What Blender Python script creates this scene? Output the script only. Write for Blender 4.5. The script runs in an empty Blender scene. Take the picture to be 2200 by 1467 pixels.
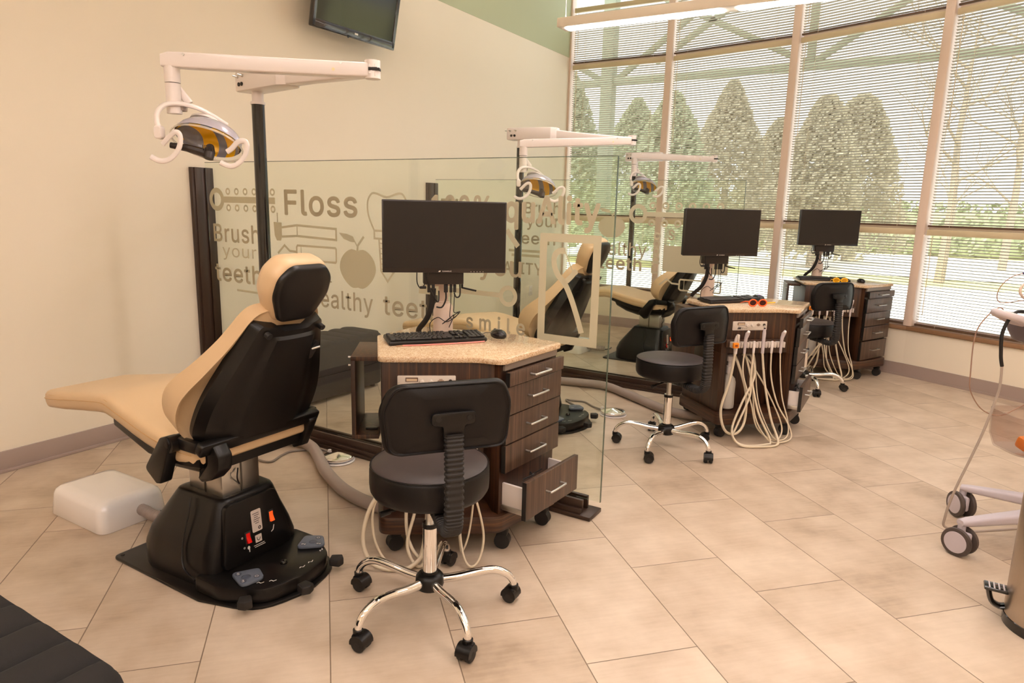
import bpy, bmesh, math, random
from mathutils import Vector, Matrix, noise
R = math.radians
random.seed(7)
C = bpy.context.scene.collection
S = bpy.context.scene

# ------------------------------------------------------------------ camera, world, exposure
cam_d = bpy.data.cameras.new('camera'); cam = bpy.data.objects.new('camera', cam_d); C.objects.link(cam)
cam_d.sensor_width = 36.0; cam_d.lens = 36.0 * 1475 / 2200; cam_d.clip_start = .05; cam_d.clip_end = 400
_yaw, _pit, _rol = R(30.785), -.1951, -.0251
_B = Matrix(((1, 0, 0), (0, 0, -1), (0, 1, 0)))          # camera looks along +y with z up
_M = Matrix.Rotation(_yaw, 3, 'Z') @ Matrix.Rotation(_pit, 3, 'X') @ Matrix.Rotation(_rol, 3, 'Y') @ _B
cam.matrix_world = Matrix.Translation((4.051, 0, 1.45)) @ _M.to_4x4()
S.camera = cam
S.view_settings.view_transform = 'Standard'; S.view_settings.look = 'None'
S.view_settings.exposure = 0.56; S.view_settings.gamma = 1.0
S.view_settings.use_curve_mapping = False
S.cycles.use_denoising = True
S.cycles.max_bounces = 8; S.cycles.diffuse_bounces = 5; S.cycles.glossy_bounces = 4
S.cycles.transparent_max_bounces = 24; S.cycles.transmission_bounces = 8
S.cycles.caustics_reflective = False; S.cycles.caustics_refractive = False
S.cycles.sample_clamp_indirect = 6.0

W = bpy.data.worlds.new('sky'); S.world = W; W.use_nodes = True
nt = W.node_tree; bg = nt.nodes['Background']
tc = nt.nodes.new('ShaderNodeTexCoord'); sx = nt.nodes.new('ShaderNodeSeparateXYZ'); cr = nt.nodes.new('ShaderNodeValToRGB')
nt.links.new(tc.outputs['Generated'], sx.inputs[0]); nt.links.new(sx.outputs['Z'], cr.inputs[0]); nt.links.new(cr.outputs[0], bg.inputs[0])
# overcast dome: pale at the horizon, about three times brighter overhead
cr.color_ramp.elements[0].position = .28; cr.color_ramp.elements[0].color = (.232, .238, .25, 1); cr.color_ramp.elements[1].color = (.88, .94, 1, 1)
bg.inputs[1].default_value = 4.6

sun_d = bpy.data.lights.new('sun', 'SUN'); sun_d.energy = 2.6; sun_d.color = (1, .94, .84); sun_d.angle = R(1)
sun = bpy.data.objects.new('sun', sun_d); C.objects.link(sun)
sun.rotation_euler = Vector((.35, .75, -.75)).to_track_quat('-Z', 'Y').to_euler()
PENDANT_POWER = 24.0                # emission strength of the hanging strip lamps
PENDANT_COL = (1.0, .885, .85, 1)

# ------------------------------------------------------------------ materials
def hexc(h, a=1.0):
    h = h.lstrip('#'); o = []
    for i in (0, 2, 4):
        c = int(h[i:i+2], 16) / 255
        o.append(c / 12.92 if c <= .04045 else ((c + .055) / 1.055) ** 2.4)
    return (*o, a)
MATS = {}
def mat(name, col, rough=.5, metal=0, bump=0, bscale=60, vary=0, vscale=8, spec=.5, coat=0, emit=None, estr=0, alpha=1, sheen=0, trans=0):
    if name in MATS: return MATS[name]
    m = bpy.data.materials.new(name); m.use_nodes = True; t = m.node_tree; p = t.nodes['Principled BSDF']
    c = hexc(col) if isinstance(col, str) else (*col, 1)
    p.inputs['Base Color'].default_value = c; p.inputs['Roughness'].default_value = rough; p.inputs['Metallic'].default_value = metal
    p.inputs['Specular IOR Level'].default_value = spec; p.inputs['Coat Weight'].default_value = coat
    p.inputs['Sheen Weight'].default_value = sheen
    if alpha < 1: p.inputs['Alpha'].default_value = alpha
    if emit: p.inputs['Emission Color'].default_value = emit; p.inputs['Emission Strength'].default_value = estr
    o = t.nodes.new('ShaderNodeTexCoord')
    if vary:
        n = t.nodes.new('ShaderNodeTexNoise'); n.inputs['Scale'].default_value = vscale; n.inputs['Detail'].default_value = 4
        t.links.new(o.outputs['Object'], n.inputs['Vector'])
        mx = t.nodes.new('ShaderNodeMix'); mx.data_type = 'RGBA'
        mx.inputs[6].default_value = tuple(x * (1 - vary) for x in c[:3]) + (1,); mx.inputs[7].default_value = tuple(min(1, x * (1 + vary)) for x in c[:3]) + (1,)
        t.links.new(n.outputs[0], mx.inputs[0]); t.links.new(mx.outputs[2], p.inputs['Base Color'])
    if bump:
        n = t.nodes.new('ShaderNodeTexNoise'); n.inputs['Scale'].default_value = bscale; n.inputs['Detail'].default_value = 3
        t.links.new(o.outputs['Object'], n.inputs['Vector'])
        b = t.nodes.new('ShaderNodeBump'); b.inputs['Strength'].default_value = bump; b.inputs['Distance'].default_value = .002
        t.links.new(n.outputs[0], b.inputs['Height']); t.links.new(b.outputs[0], p.inputs['Normal'])
    MATS[name] = m
    return m
def nodes(name):
    m = bpy.data.materials.new(name); m.use_nodes = True; t = m.node_tree; MATS[name] = m
    return m, t, t.nodes['Principled BSDF']
def N(t, kind, **kw):
    n = t.nodes.new(kind)
    for k, v in kw.items():
        if isinstance(v, tuple) and len(v) == 2 and v[0] == 'in': pass
        setattr(n, k, v)
    return n
def math_n(t, op, a, b=None):
    n = t.nodes.new('ShaderNodeMath'); n.operation = op
    for i, x in enumerate((a, b)):
        if x is None: continue
        if hasattr(x, 'links') or hasattr(x, 'is_linked'): t.links.new(x, n.inputs[i])
        else: n.inputs[i].default_value = x
    return n.outputs[0]

wall_m = mat('warm_white_paint', '#EADFCB', .62, bump=.08, bscale=250, vary=.012, vscale=1.5)
green_m = mat('sage_paint', '#B3B896', .6, bump=.08, bscale=250)
ceil_m = mat('ceiling_paint', '#F2EEE6', .8)
base_m = mat('taupe_vinyl', '#A08E86', .45)
frame_m = mat('window_frame_paint', '#E0CBBB', .4)
sill_m = mat('brown_sill', '#8C6A4C', .45, vary=.12, vscale=14)
plast_w = mat('white_plastic', '#E3DAD5', .28, coat=.2)
gloss_w = mat('gloss_white_plastic', '#F3EEEA', .12, coat=.6)
steel_c = mat('chrome', '#F2F0EE', .05, 1)
alu = mat('brushed_aluminium', '#C9C6C0', .32, 1)
blk = mat('black_plastic', '#0F0C0A', .33, bump=.12, bscale=500, spec=.35)
blkm = mat('black_rubber', '#191513', .6)
blkg = mat('gloss_black', '#100D0C', .1, coat=.4)
vinyl = mat('black_vinyl', '#0F0B0A', .38, bump=.25, bscale=700, spec=.28)
vinyl_lit = mat('vinyl_lit_top', '#3E3432', .42, bump=.15, bscale=700, spec=.4)  # black vinyl lightened: light reflected by the seat top, put into the colour
leather = mat('tan_leather', '#CDAF88', .36, bump=.18, bscale=600, vary=.03, vscale=5)
piping_m = mat('tan_piping', '#C39B68', .45)
darkwood_rail = mat('dark_bronze', '#3B2A20', .35, .2)
hose_m = mat('cream_hose', '#D2C4AB', .38)
hoseg_m = mat('grey_hose_smooth', '#9A8B82', .5)
grey_pl = mat('grey_plastic', '#C4B9BA', .4)
padm = mat('slate_pad', '#59606C', .4)
white_ink = mat('white_ink', '#D8D2CC', .6)
scr = mat('dark_screen', '#1A1513', .28, spec=.4)
bez = mat('monitor_bezel', '#221A17', .35)
orange = mat('orange_plastic', '#F28A12', .4)
org2 = mat('orange_frame', '#F2601C', .3)
yellow = mat('yellow_plastic', '#F5BE12', .4)
bench_m = mat('charcoal_fabric', '#120E0D', .85, bump=.5, bscale=900)
cable_b = mat('black_cable', '#120F0E', .45)
cable_g = mat('grey_cable', '#857A70', .5)
red_sw = mat('red_switch', '#D40B06', .25)
org_sw = mat('orange_switch', '#F2470A', .25, emit=(1, .12, .02, 1), estr=.4)
label_m = mat('silver_label', '#C6B8AE', .5)
blind_rail = mat('blind_rail', '#CDBD9B', .5)
steel_out = mat('painted_steel', '#7D8069', .6)
pale_conc = mat('pale_concrete', '#DAD4C8', .85, vary=.06, vscale=2)
asph = mat('asphalt', '#8E98A3', .85, vary=.08, vscale=2)
grass_m = mat('dry_lawn', '#B4AC72', .9, vary=.15, vscale=1.2)
bark = mat('bark', '#A39480', .9, vary=.2, vscale=10)
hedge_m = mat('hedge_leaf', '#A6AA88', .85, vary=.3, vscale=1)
brick = mat('tan_building', '#B5A88E', .85)
purple = mat('purple_plastic', '#8A2B86', .25)
mousem = mat('mouse_black', '#141012', .2)

def wood_mat(name, a, b, c, axis):
    m, t, p = nodes(name)
    o = N(t, 'ShaderNodeTexCoord'); mp = N(t, 'ShaderNodeMapping')
    mp.inputs['Scale'].default_value = axis
    t.links.new(o.outputs['Object'], mp.inputs[0])
    n = N(t, 'ShaderNodeTexNoise'); n.inputs['Scale'].default_value = 1; n.inputs['Detail'].default_value = 5; n.inputs['Roughness'].default_value = .7
    t.links.new(mp.outputs[0], n.inputs['Vector'])
    r = N(t, 'ShaderNodeValToRGB'); e = r.color_ramp.elements
    e[0].position = .32; e[0].color = hexc(a); e[1].position = .72; e[1].color = hexc(c)
    x = e.new(.52); x.color = hexc(b)
    t.links.new(n.outputs[0], r.inputs[0]); t.links.new(r.outputs[0], p.inputs['Base Color'])
    p.inputs['Roughness'].default_value = .38
    return m
zebra = wood_mat('zebrano_laminate', '#1E110B', '#3B2417', '#6B4526', (75, 75, 1.1))
zebrah = wood_mat('zebrano_edge', '#22130C', '#41281A', '#6B4628', (3, 3, 90))
drawer_m = wood_mat('drawer_laminate', '#33251D', '#4E3A2D', '#6E5544', (85, 85, 1.0))

def granite_mat():
    m, t, p = nodes('tan_granite')
    o = N(t, 'ShaderNodeTexCoord')
    v = N(t, 'ShaderNodeTexVoronoi'); v.inputs['Scale'].default_value = 330
    n = N(t, 'ShaderNodeTexNoise'); n.inputs['Scale'].default_value = 45; n.inputs['Detail'].default_value = 6; n.inputs['Roughness'].default_value = .75
    for q in (v, n): t.links.new(o.outputs['Object'], q.inputs['Vector'])
    s = N(t, 'ShaderNodeSeparateColor'); t.links.new(v.outputs['Color'], s.inputs[0])
    k = math_n(t, 'ADD', math_n(t, 'MULTIPLY', s.outputs[0], .45), math_n(t, 'MULTIPLY', n.outputs[0], .55))
    r = N(t, 'ShaderNodeValToRGB'); e = r.color_ramp.elements
    e[0].position = .22; e[0].color = hexc('#9A6E4A'); e[1].position = .8; e[1].color = hexc('#E4D3B8')
    x = e.new(.38); x.color = hexc('#C6A682'); x = e.new(.58); x.color = hexc('#D5BC9A')
    t.links.new(k, r.inputs[0]); t.links.new(r.outputs[0], p.inputs['Base Color'])
    p.inputs['Roughness'].default_value = .05
    return m
granite = granite_mat()

def floor_mat():
    m, t, p = nodes('porcelain_tile')
    o = N(t, 'ShaderNodeTexCoord')
    w = .40055; a = R(-46.11)
    sep = N(t, 'ShaderNodeSeparateXYZ'); t.links.new(o.outputs['Object'], sep.inputs[0])
    X = math_n(t, 'SUBTRACT', sep.outputs[0], 4.051); Y = sep.outputs[1]
    ca, sa = math.cos(a), math.sin(a)
    tx = math_n(t, 'ADD', math_n(t, 'SUBTRACT', math_n(t, 'MULTIPLY', X, ca / w), math_n(t, 'MULTIPLY', Y, sa / w)), -2.9526)
    ty = math_n(t, 'ADD', math_n(t, 'ADD', math_n(t, 'MULTIPLY', X, sa / w), math_n(t, 'MULTIPLY', Y, ca / w)), -7.9102)
    row = math_n(t, 'FLOOR', tx)
    u = math_n(t, 'SUBTRACT', math_n(t, 'MULTIPLY', ty, -.5), math_n(t, 'MULTIPLY', row, .3419))
    fu = math_n(t, 'FRACT', u); fv = math_n(t, 'FRACT', tx); iu = math_n(t, 'FLOOR', u)
    du = math_n(t, 'MULTIPLY', math_n(t, 'SUBTRACT', .5, math_n(t, 'ABSOLUTE', math_n(t, 'SUBTRACT', fu, .5))), 2 * w)
    dv = math_n(t, 'MULTIPLY', math_n(t, 'SUBTRACT', .5, math_n(t, 'ABSOLUTE', math_n(t, 'SUBTRACT', fv, .5))), w)
    d = math_n(t, 'MINIMUM', du, dv)
    gm = N(t, 'ShaderNodeMapRange'); t.links.new(d, gm.inputs[0]); gm.inputs[1].default_value = .0008; gm.inputs[2].default_value = .0026
    cv = N(t, 'ShaderNodeCombineXYZ'); t.links.new(row, cv.inputs[0]); t.links.new(iu, cv.inputs[1])
    wn = N(t, 'ShaderNodeTexWhiteNoise'); wn.noise_dimensions = '3D'; t.links.new(cv.outputs[0], wn.inputs['Vector'])
    # streaky cloud pattern, shifted per tile, stretched along the tile's length
    pv = N(t, 'ShaderNodeCombineXYZ')
    t.links.new(math_n(t, 'ADD', math_n(t, 'MULTIPLY', fv, .9), math_n(t, 'MULTIPLY', wn.outputs[0], 37)), pv.inputs[0])
    t.links.new(math_n(t, 'ADD', math_n(t, 'MULTIPLY', fu, 2.0), math_n(t, 'MULTIPLY', wn.outputs[0], 91)), pv.inputs[1])
    n1 = N(t, 'ShaderNodeTexNoise'); n1.inputs['Scale'].default_value = 1.9; n1.inputs['Detail'].default_value = 5; n1.inputs['Roughness'].default_value = .55
    t.links.new(pv.outputs[0], n1.inputs['Vector'])
    sv = N(t, 'ShaderNodeMapping'); sv.inputs['Scale'].default_value = (3, 26, 1); t.links.new(pv.outputs[0], sv.inputs[0])
    n2 = N(t, 'ShaderNodeTexNoise'); n2.inputs['Scale'].default_value = 1.0; n2.inputs['Detail'].default_value = 3
    t.links.new(sv.outputs[0], n2.inputs['Vector'])
    k = math_n(t, 'ADD', math_n(t, 'ADD', math_n(t, 'MULTIPLY', n1.outputs[0], .72), math_n(t, 'MULTIPLY', n2.outputs[0], .16)), math_n(t, 'MULTIPLY', wn.outputs[0], .14))
    r = N(t, 'ShaderNodeValToRGB'); e = r.color_ramp.elements
    e[0].position = .26; e[0].color = hexc('#9A8671'); e[1].position = .66; e[1].color = hexc('#CDBBA6')
    x = e.new(.45); x.color = hexc('#BAA690')
    t.links.new(k, r.inputs[0])
    mx = N(t, 'ShaderNodeMix'); mx.data_type = 'RGBA'; mx.inputs[6].default_value = hexc('#74614F')
    t.links.new(gm.outputs[0], mx.inputs[0]); t.links.new(r.outputs[0], mx.inputs[7]); t.links.new(mx.outputs[2], p.inputs['Base Color'])
    p.inputs['Roughness'].default_value = .34; p.inputs['Specular IOR Level'].default_value = .4
    b = N(t, 'ShaderNodeBump'); b.inputs['Strength'].default_value = .5; b.inputs['Distance'].default_value = .002
    t.links.new(gm.outputs[0], b.inputs['Height']); t.links.new(b.outputs[0], p.inputs['Normal'])
    return m
floor_m = floor_mat()

def glass_mat(name, tint, rough=.0, ior=1.5, extra=0.0):
    m = bpy.data.materials.new(name); m.use_nodes = True; t = m.node_tree; t.nodes.clear(); MATS[name] = m
    out = N(t, 'ShaderNodeOutputMaterial'); tr = N(t, 'ShaderNodeBsdfTransparent'); gl = N(t, 'ShaderNodeBsdfGlossy'); mx = N(t, 'ShaderNodeMixShader'); fr = N(t, 'ShaderNodeFresnel')
    tr.inputs[0].default_value = (*tint, 1); gl.inputs['Roughness'].default_value = rough
    ge = N(t, 'ShaderNodeNewGeometry')             # the same facing reflectance on the far face of the thin sheet
    t.links.new(math_n(t, 'ADD', ior, math_n(t, 'MULTIPLY', ge.outputs['Backfacing'], 1/ior - ior)), fr.inputs[0])
    f = math_n(t, 'ADD', fr.outputs[0], extra)
    t.links.new(f, mx.inputs[0]); t.links.new(tr.outputs[0], mx.inputs[1]); t.links.new(gl.outputs[0], mx.inputs[2]); t.links.new(mx.outputs[0], out.inputs[0])
    return m
pane_m = glass_mat('window_glass', (.97, .99, .98))
glass_m = glass_mat('partition_glass', (.970, .994, .960))
gedge_m = mat('glass_edge_green', '#4F5F4F', .15, alpha=.75)
clear_m = glass_mat('clear_plastic', (.93, .94, .93), .05, 1.45)
smoke_m = glass_mat('smoked_plastic', (.90, .86, .85), .15, 1.45)

def trans_mat(name, col, tcol, f, clear=0.0):
    m = bpy.data.materials.new(name); m.use_nodes = True; t = m.node_tree; t.nodes.clear(); MATS[name] = m
    out = N(t, 'ShaderNodeOutputMaterial'); d = N(t, 'ShaderNodeBsdfDiffuse'); q = N(t, 'ShaderNodeBsdfTranslucent'); mx = N(t, 'ShaderNodeMixShader')
    d.inputs[0].default_value = hexc(col); q.inputs[0].default_value = hexc(tcol); mx.inputs[0].default_value = f
    t.links.new(d.outputs[0], mx.inputs[1]); t.links.new(q.outputs[0], mx.inputs[2]); last = mx
    if clear:
        c = N(t, 'ShaderNodeBsdfTransparent'); m2 = N(t, 'ShaderNodeMixShader'); m2.inputs[0].default_value = clear
        t.links.new(mx.outputs[0], m2.inputs[1]); t.links.new(c.outputs[0], m2.inputs[2]); last = m2
    t.links.new(last.outputs[0], out.inputs[0])
    return m
leaf_a = trans_mat('conifer_leaf', '#ABAE92', '#B2B492', .5)  # both leaf colours are paled to paint window glare over the trees
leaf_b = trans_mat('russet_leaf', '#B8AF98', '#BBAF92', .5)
slat_m = trans_mat('blind_slat', '#C2BBAB', '#C0B6A2', .10)
decal_m = trans_mat('frosted_vinyl', '#C2B89C', '#CBC3A8', .3)
bottle_m = trans_mat('milky_plastic', '#E6E0D6', '#E0DACD', .3, 0)

def reflector_mat():
    m, t, p = nodes('dichroic_reflector')
    o = N(t, 'ShaderNodeTexCoord'); w = N(t, 'ShaderNodeTexWave'); w.wave_type = 'BANDS'; w.bands_direction = 'X'
    w.inputs['Scale'].default_value = 4.2; w.inputs['Distortion'].default_value = 1.0
    t.links.new(o.outputs['Object'], w.inputs[0])
    r = N(t, 'ShaderNodeValToRGB'); r.color_ramp.interpolation = 'CONSTANT'; e = r.color_ramp.elements
    e[0].color = hexc('#F8BE14'); e[1].position = .62; e[1].color = hexc('#8A8C98')
    t.links.new(w.outputs[0], r.inputs[0]); t.links.new(r.outputs[0], p.inputs['Base Color'])
    p.inputs['Metallic'].default_value = .15; p.inputs['Roughness'].default_value = .2
    return m
refl_m = reflector_mat()
def lamp_mat(name, col, k):
    m = bpy.data.materials.new(name); m.use_nodes = True; t = m.node_tree; t.nodes.clear(); MATS[name] = m
    out = N(t, 'ShaderNodeOutputMaterial'); e = N(t, 'ShaderNodeEmission'); e.inputs[0].default_value = col; e.inputs[1].default_value = k
    t.links.new(e.outputs[0], out.inputs[0]); return m
diff_m = lamp_mat('lit_diffuser', PENDANT_COL, PENDANT_POWER)
def steel_mat():
    m, t, p = nodes('brushed_steel')
    o = N(t, 'ShaderNodeTexCoord'); mp = N(t, 'ShaderNodeMapping'); mp.inputs['Scale'].default_value = (120, 120, .6)
    t.links.new(o.outputs['Object'], mp.inputs[0]); n = N(t, 'ShaderNodeTexNoise'); n.inputs['Scale'].default_value = 1; n.inputs['Detail'].default_value = 2
    t.links.new(mp.outputs[0], n.inputs['Vector'])
    mr = N(t, 'ShaderNodeMapRange'); t.links.new(n.outputs[0], mr.inputs[0]); mr.inputs[3].default_value = .22; mr.inputs[4].default_value = .48
    t.links.new(mr.outputs[0], p.inputs['Roughness']); p.inputs['Metallic'].default_value = 1; p.inputs['Base Color'].default_value = hexc('#B7AA9C')
    return m
steel_b = steel_mat()

# ------------------------------------------------------------------ mesh building
I4 = Matrix.Identity(4)
def T(x, y, z): return Matrix.Translation((x, y, z))
def RZ(a): return Matrix.Rotation(a, 4, 'Z')
def RX(a): return Matrix.Rotation(a, 4, 'X')
def RY(a): return Matrix.Rotation(a, 4, 'Y')
def axes(o, x, y, z):
    x, y, z = Vector(x), Vector(y), Vector(z)
    m = Matrix(((x.x, y.x, z.x, o[0]), (x.y, y.y, z.y, o[1]), (x.z, y.z, z.z, o[2]), (0, 0, 0, 1))); return m
def aim(o, d):
    q = Vector(d).to_track_quat('Z', 'Y').to_matrix().to_4x4(); return T(*o) @ q

class MB:
    def __init__(s): s.v = []; s.f = []; s.mi = []
    def add(s, V, F, M=None, mi=0):
        k = len(s.v)
        s.v += [tuple(M @ Vector(p)) if M else tuple(p) for p in V]
        s.f += [tuple(i + k for i in f) for f in F]; s.mi += [mi] * len(F); return s
    def bm(s, b, M=None, mi=0):
        b.verts.index_update()
        s.add([v.co[:] for v in b.verts], [[v.index for v in f.verts] for f in b.faces], M, mi); b.free(); return s
    def box(s, c, d, bev=0, M=None, seg=2, mi=0):
        b = bmesh.new(); bmesh.ops.create_cube(b, size=1)
        for v in b.verts: v.co = Vector((v.co.x * d[0] + c[0], v.co.y * d[1] + c[1], v.co.z * d[2] + c[2]))
        if bev: bmesh.ops.bevel(b, geom=b.edges[:], offset=min(bev, min(d) * .49), segments=seg, profile=.5, affect='EDGES')
        return s.bm(b, M, mi)
    def prism(s, poly, z0, z1, bev=0, M=None, seg=2, mi=0):
        b = bmesh.new(); n = len(poly)
        lo = [b.verts.new((p[0], p[1], z0)) for p in poly]; hi = [b.verts.new((p[0], p[1], z1)) for p in poly]
        b.faces.new(lo[::-1]); b.faces.new(hi)
        for i in range(n): b.faces.new((lo[i], lo[(i+1) % n], hi[(i+1) % n], hi[i]))
        if bev:
            b.normal_update()
            ed = [e for e in b.edges if abs(e.verts[0].co.z - e.verts[1].co.z) < 1e-6]
            bmesh.ops.bevel(b, geom=ed, offset=bev, segments=seg, profile=.5, affect='EDGES')
        bmesh.ops.recalc_face_normals(b, faces=b.faces[:])
        return s.bm(b, M, mi)
    def loft(s, rings, cap=(True, True), M=None, mi=0, closed=True):
        V = [p for r in rings for p in r]; n = len(rings[0]); F = []
        for i in range(len(rings) - 1):
            for j in range(n if closed else n - 1):
                a = i * n + j; b2 = i * n + (j + 1) % n
                F.append((a, b2, b2 + n, a + n))
        if cap[0]: F.append(tuple(range(n))[::-1])
        if cap[1]: F.append(tuple((len(rings) - 1) * n + j for j in range(n)))
        return s.add(V, F, M, mi)
    def cyl(s, p0, p1, r0, r1=None, n=20, M=None, mi=0, cap=True):
        return s.tube([p0, p1], [r0, r0 if r1 is None else r1], n, M, mi, cap)
    def tube(s, P, r, n=10, M=None, mi=0, cap=True, flat=None, up=None):
        P = [Vector(p) for p in P]
        if not isinstance(r, (list, tuple)): r = [r] * len(P)
        u = None; rings = []
        for i, p in enumerate(P):
            t = (P[min(i+1, len(P)-1)] - P[max(i-1, 0)])
            if t.length < 1e-9: t = Vector((0, 0, 1))
            t.normalize()
            if u is None: u = (Vector(up) if up else (Vector((0, 0, 1)) if abs(t.z) < .9 else Vector((1, 0, 0))))
            u = (u - t * u.dot(t)).normalized(); w = t.cross(u)
            fl = flat or 1
            rings.append([p + (u * math.cos(2*math.pi*k/n) + w * math.sin(2*math.pi*k/n) * fl) * r[i] for k in range(n)])
        return s.loft(rings, (cap, cap), M, mi)
    def lathe(s, prof, n=24, M=None, mi=0):
        rings = [[(r * math.cos(2*math.pi*k/n), r * math.sin(2*math.pi*k/n), z) for k in range(n)] for r, z in prof]
        return s.loft(rings, (prof[0][0] > 1e-5, prof[-1][0] > 1e-5), M, mi)
    def ell(s, c, r, M=None, n=16, mi=0):
        b = bmesh.new(); bmesh.ops.create_uvsphere(b, u_segments=n, v_segments=max(6, n//2), radius=1)
        for v in b.verts: v.co = Vector((v.co.x*r[0]+c[0], v.co.y*r[1]+c[1], v.co.z*r[2]+c[2]))
        return s.bm(b, M, mi)
    def build(s, name, m, parent=None, ang=38, flat=False):
        me = bpy.data.meshes.new(name); me.from_pydata(s.v, [], s.f); me.validate(); me.update()
        for x in (m if isinstance(m, (list, tuple)) else [m]): me.materials.append(x)
        if len(me.polygons) == len(s.mi):
            me.polygons.foreach_set('material_index', s.mi)
        if not flat:
            b = bmesh.new(); b.from_mesh(me); bmesh.ops.recalc_face_normals(b, faces=b.faces[:]); b.to_mesh(me); b.free()
            for p in me.polygons: p.use_smooth = True
            me.set_sharp_from_angle(angle=R(ang))
        o = bpy.data.objects.new(name, me); C.objects.link(o)
        if parent: o.parent = parent
        return o
def spline(P, k=6):
    P = [Vector(p) for p in P]; out = []
    for i in range(len(P) - 1):
        a = P[max(i-1, 0)]; b = P[i]; c = P[i+1]; d = P[min(i+2, len(P)-1)]
        for j in range(k):
            t = j / k
            out.append(.5 * ((2*b) + (c-a)*t + (2*a-5*b+4*c-d)*t*t + (3*b-a-3*c+d)*t**3))
    out.append(P[-1]); return out
def rpoly(poly, r, n=4):
    out = []; m = len(poly); rr = r if isinstance(r, (list, tuple)) else [r]*m
    for i in range(m):
        p = Vector(poly[i]); a = Vector(poly[i-1]) - p; b = Vector(poly[(i+1) % m]) - p; q = rr[i]
        if q <= 0: out.append(tuple(p)); continue
        h = a.angle(b) / 2; d = min(q / math.tan(h), a.length*.48, b.length*.48)
        s0 = p + a.normalized()*d; s1 = p + b.normalized()*d
        for j in range(n+1):
            t = j / n; out.append(tuple((s0*(1-t)**2 + p*2*t*(1-t) + s1*t*t)))
    return out
def rrect(w, h, r, n=4, c=(0, 0)):
    return rpoly([(c[0]-w/2, c[1]-h/2), (c[0]+w/2, c[1]-h/2), (c[0]+w/2, c[1]+h/2), (c[0]-w/2, c[1]+h/2)], r, n)
def circ(c, r, n=24, a0=0): return [(c[0]+r*math.cos(a0+2*math.pi*k/n), c[1]+r*math.sin(a0+2*math.pi*k/n)) for k in range(n)]

def empty(name, loc=(0, 0, 0), rz=0):
    o = bpy.data.objects.new(name, None); C.objects.link(o); o.location = loc; o.rotation_euler = (0, 0, rz); o.empty_display_size = .1
    return o
def tag(o, label=None, cat=None, group=None, kind=None):
    if label: o['label'] = label
    if cat: o['category'] = cat
    if group: o['group'] = group
    if kind: o['kind'] = kind
    return o
def copy_tree(o, parent=None):
    c = o.copy(); C.objects.link(c); c.parent = parent
    if parent: c.matrix_parent_inverse = o.matrix_parent_inverse.copy()
    for ch in list(o.children): copy_tree(ch, c)
    return c

_tc = {}
try: FONT = bpy.data.fonts.load(bpy.utils.system_resource('DATAFILES') + '/fonts/Inter.woff2')      # Blender's own interface face
except Exception: FONT = None
def text_geo(txt):
    if txt not in _tc:
        cu = bpy.data.curves.new('lettering', 'FONT'); cu.body = txt; cu.size = 1; cu.font = FONT or cu.font; cu.resolution_u = 4; cu.space_character = 1.06
        o = bpy.data.objects.new('lettering', cu); C.objects.link(o)
        dg = bpy.context.evaluated_depsgraph_get(); me = bpy.data.meshes.new_from_object(o.evaluated_get(dg))
        _tc[txt] = ([v.co[:] for v in me.vertices], [tuple(p.vertices) for p in me.polygons])
        bpy.data.objects.remove(o); bpy.data.curves.remove(cu); bpy.data.meshes.remove(me)
    return _tc[txt]
def text_box(mb, txt, x0, x1, z0, z1, M, bold=0.0, mi=0):
    """lettering stretched to fill x0..x1, z0..z1 in the plane of M (local x, y); bold thickens the strokes by a share of the height"""
    V, F = text_geo(txt)
    ax = min(v[0] for v in V); bx = max(v[0] for v in V); az = min(v[1] for v in V); bz = max(v[1] for v in V)
    w = bold*(z1-z0)
    for k in range(9 if bold else 1):
        dx, dz = (w*math.cos(k*math.pi/4), w*math.sin(k*math.pi/4)) if k else (0, 0)
        mb.add([(x0+w+(v[0]-ax)/(bx-ax)*(x1-x0-2*w)+dx, z0+w+(v[1]-az)/(bz-az)*(z1-z0-2*w)+dz, k*2e-5) for v in V], F, M, mi)
def layer(mb, M):      # each cut-out lies a hair above the one before, as overlapping vinyl does
    mb.n_layer = getattr(mb, 'n_layer', 0) + 1
    return M @ T(0, 0, mb.n_layer*4e-5)
def flat_poly(mb, P, M, mi=0):
    M = layer(mb, M)
    b = bmesh.new(); f = b.faces.new([b.verts.new((p[0], p[1], 0)) for p in P]); bmesh.ops.triangulate(b, faces=[f]); mb.bm(b, M, mi)
def flat_ring(mb, c, r0, r1, M, n=32, sy=1.0, a0=0, a1=2*math.pi):
    M = layer(mb, M); full = abs(a1-a0-2*math.pi) < 1e-6; V = []; F = []
    for k in range(n + (0 if full else 1)):
        a = a0 + (a1-a0)*k/n
        for r in (r0, r1): V.append((c[0]+r*math.cos(a), c[1]+r*sy*math.sin(a), 0))
    m = len(V)//2
    for k in range(m if full else m-1):
        a = 2*k; b = 2*((k+1) % m); F.append((a, a+1, b+1, b))
    mb.add(V, F, M)
def flat_line(mb, P, w, M, closed=False):
    M = layer(mb, M); P = [Vector((p[0], p[1])) for p in P]; V = []; n = len(P)
    for i, p in enumerate(P):
        a = P[i-1] if (i > 0 or closed) else None; b = P[(i+1) % n] if (i < n-1 or closed) else None
        d1 = (p-a).normalized() if a is not None else (b-p).normalized(); d2 = (b-p).normalized() if b is not None else d1
        n1 = Vector((-d1.y, d1.x)); n2 = Vector((-d2.y, d2.x)); m = (n1+n2)
        m = m.normalized() / max(.5, m.normalized().dot(n1)) if m.length > 1e-6 else n1
        V += [(*(p+m*w/2), 0), (*(p-m*w/2), 0)]
    mb.add(V, [(2*i, 2*i+1, (2*i+3) % (2*n), (2*i+2) % (2*n)) for i in range(n if closed else n-1)], M)

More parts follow.
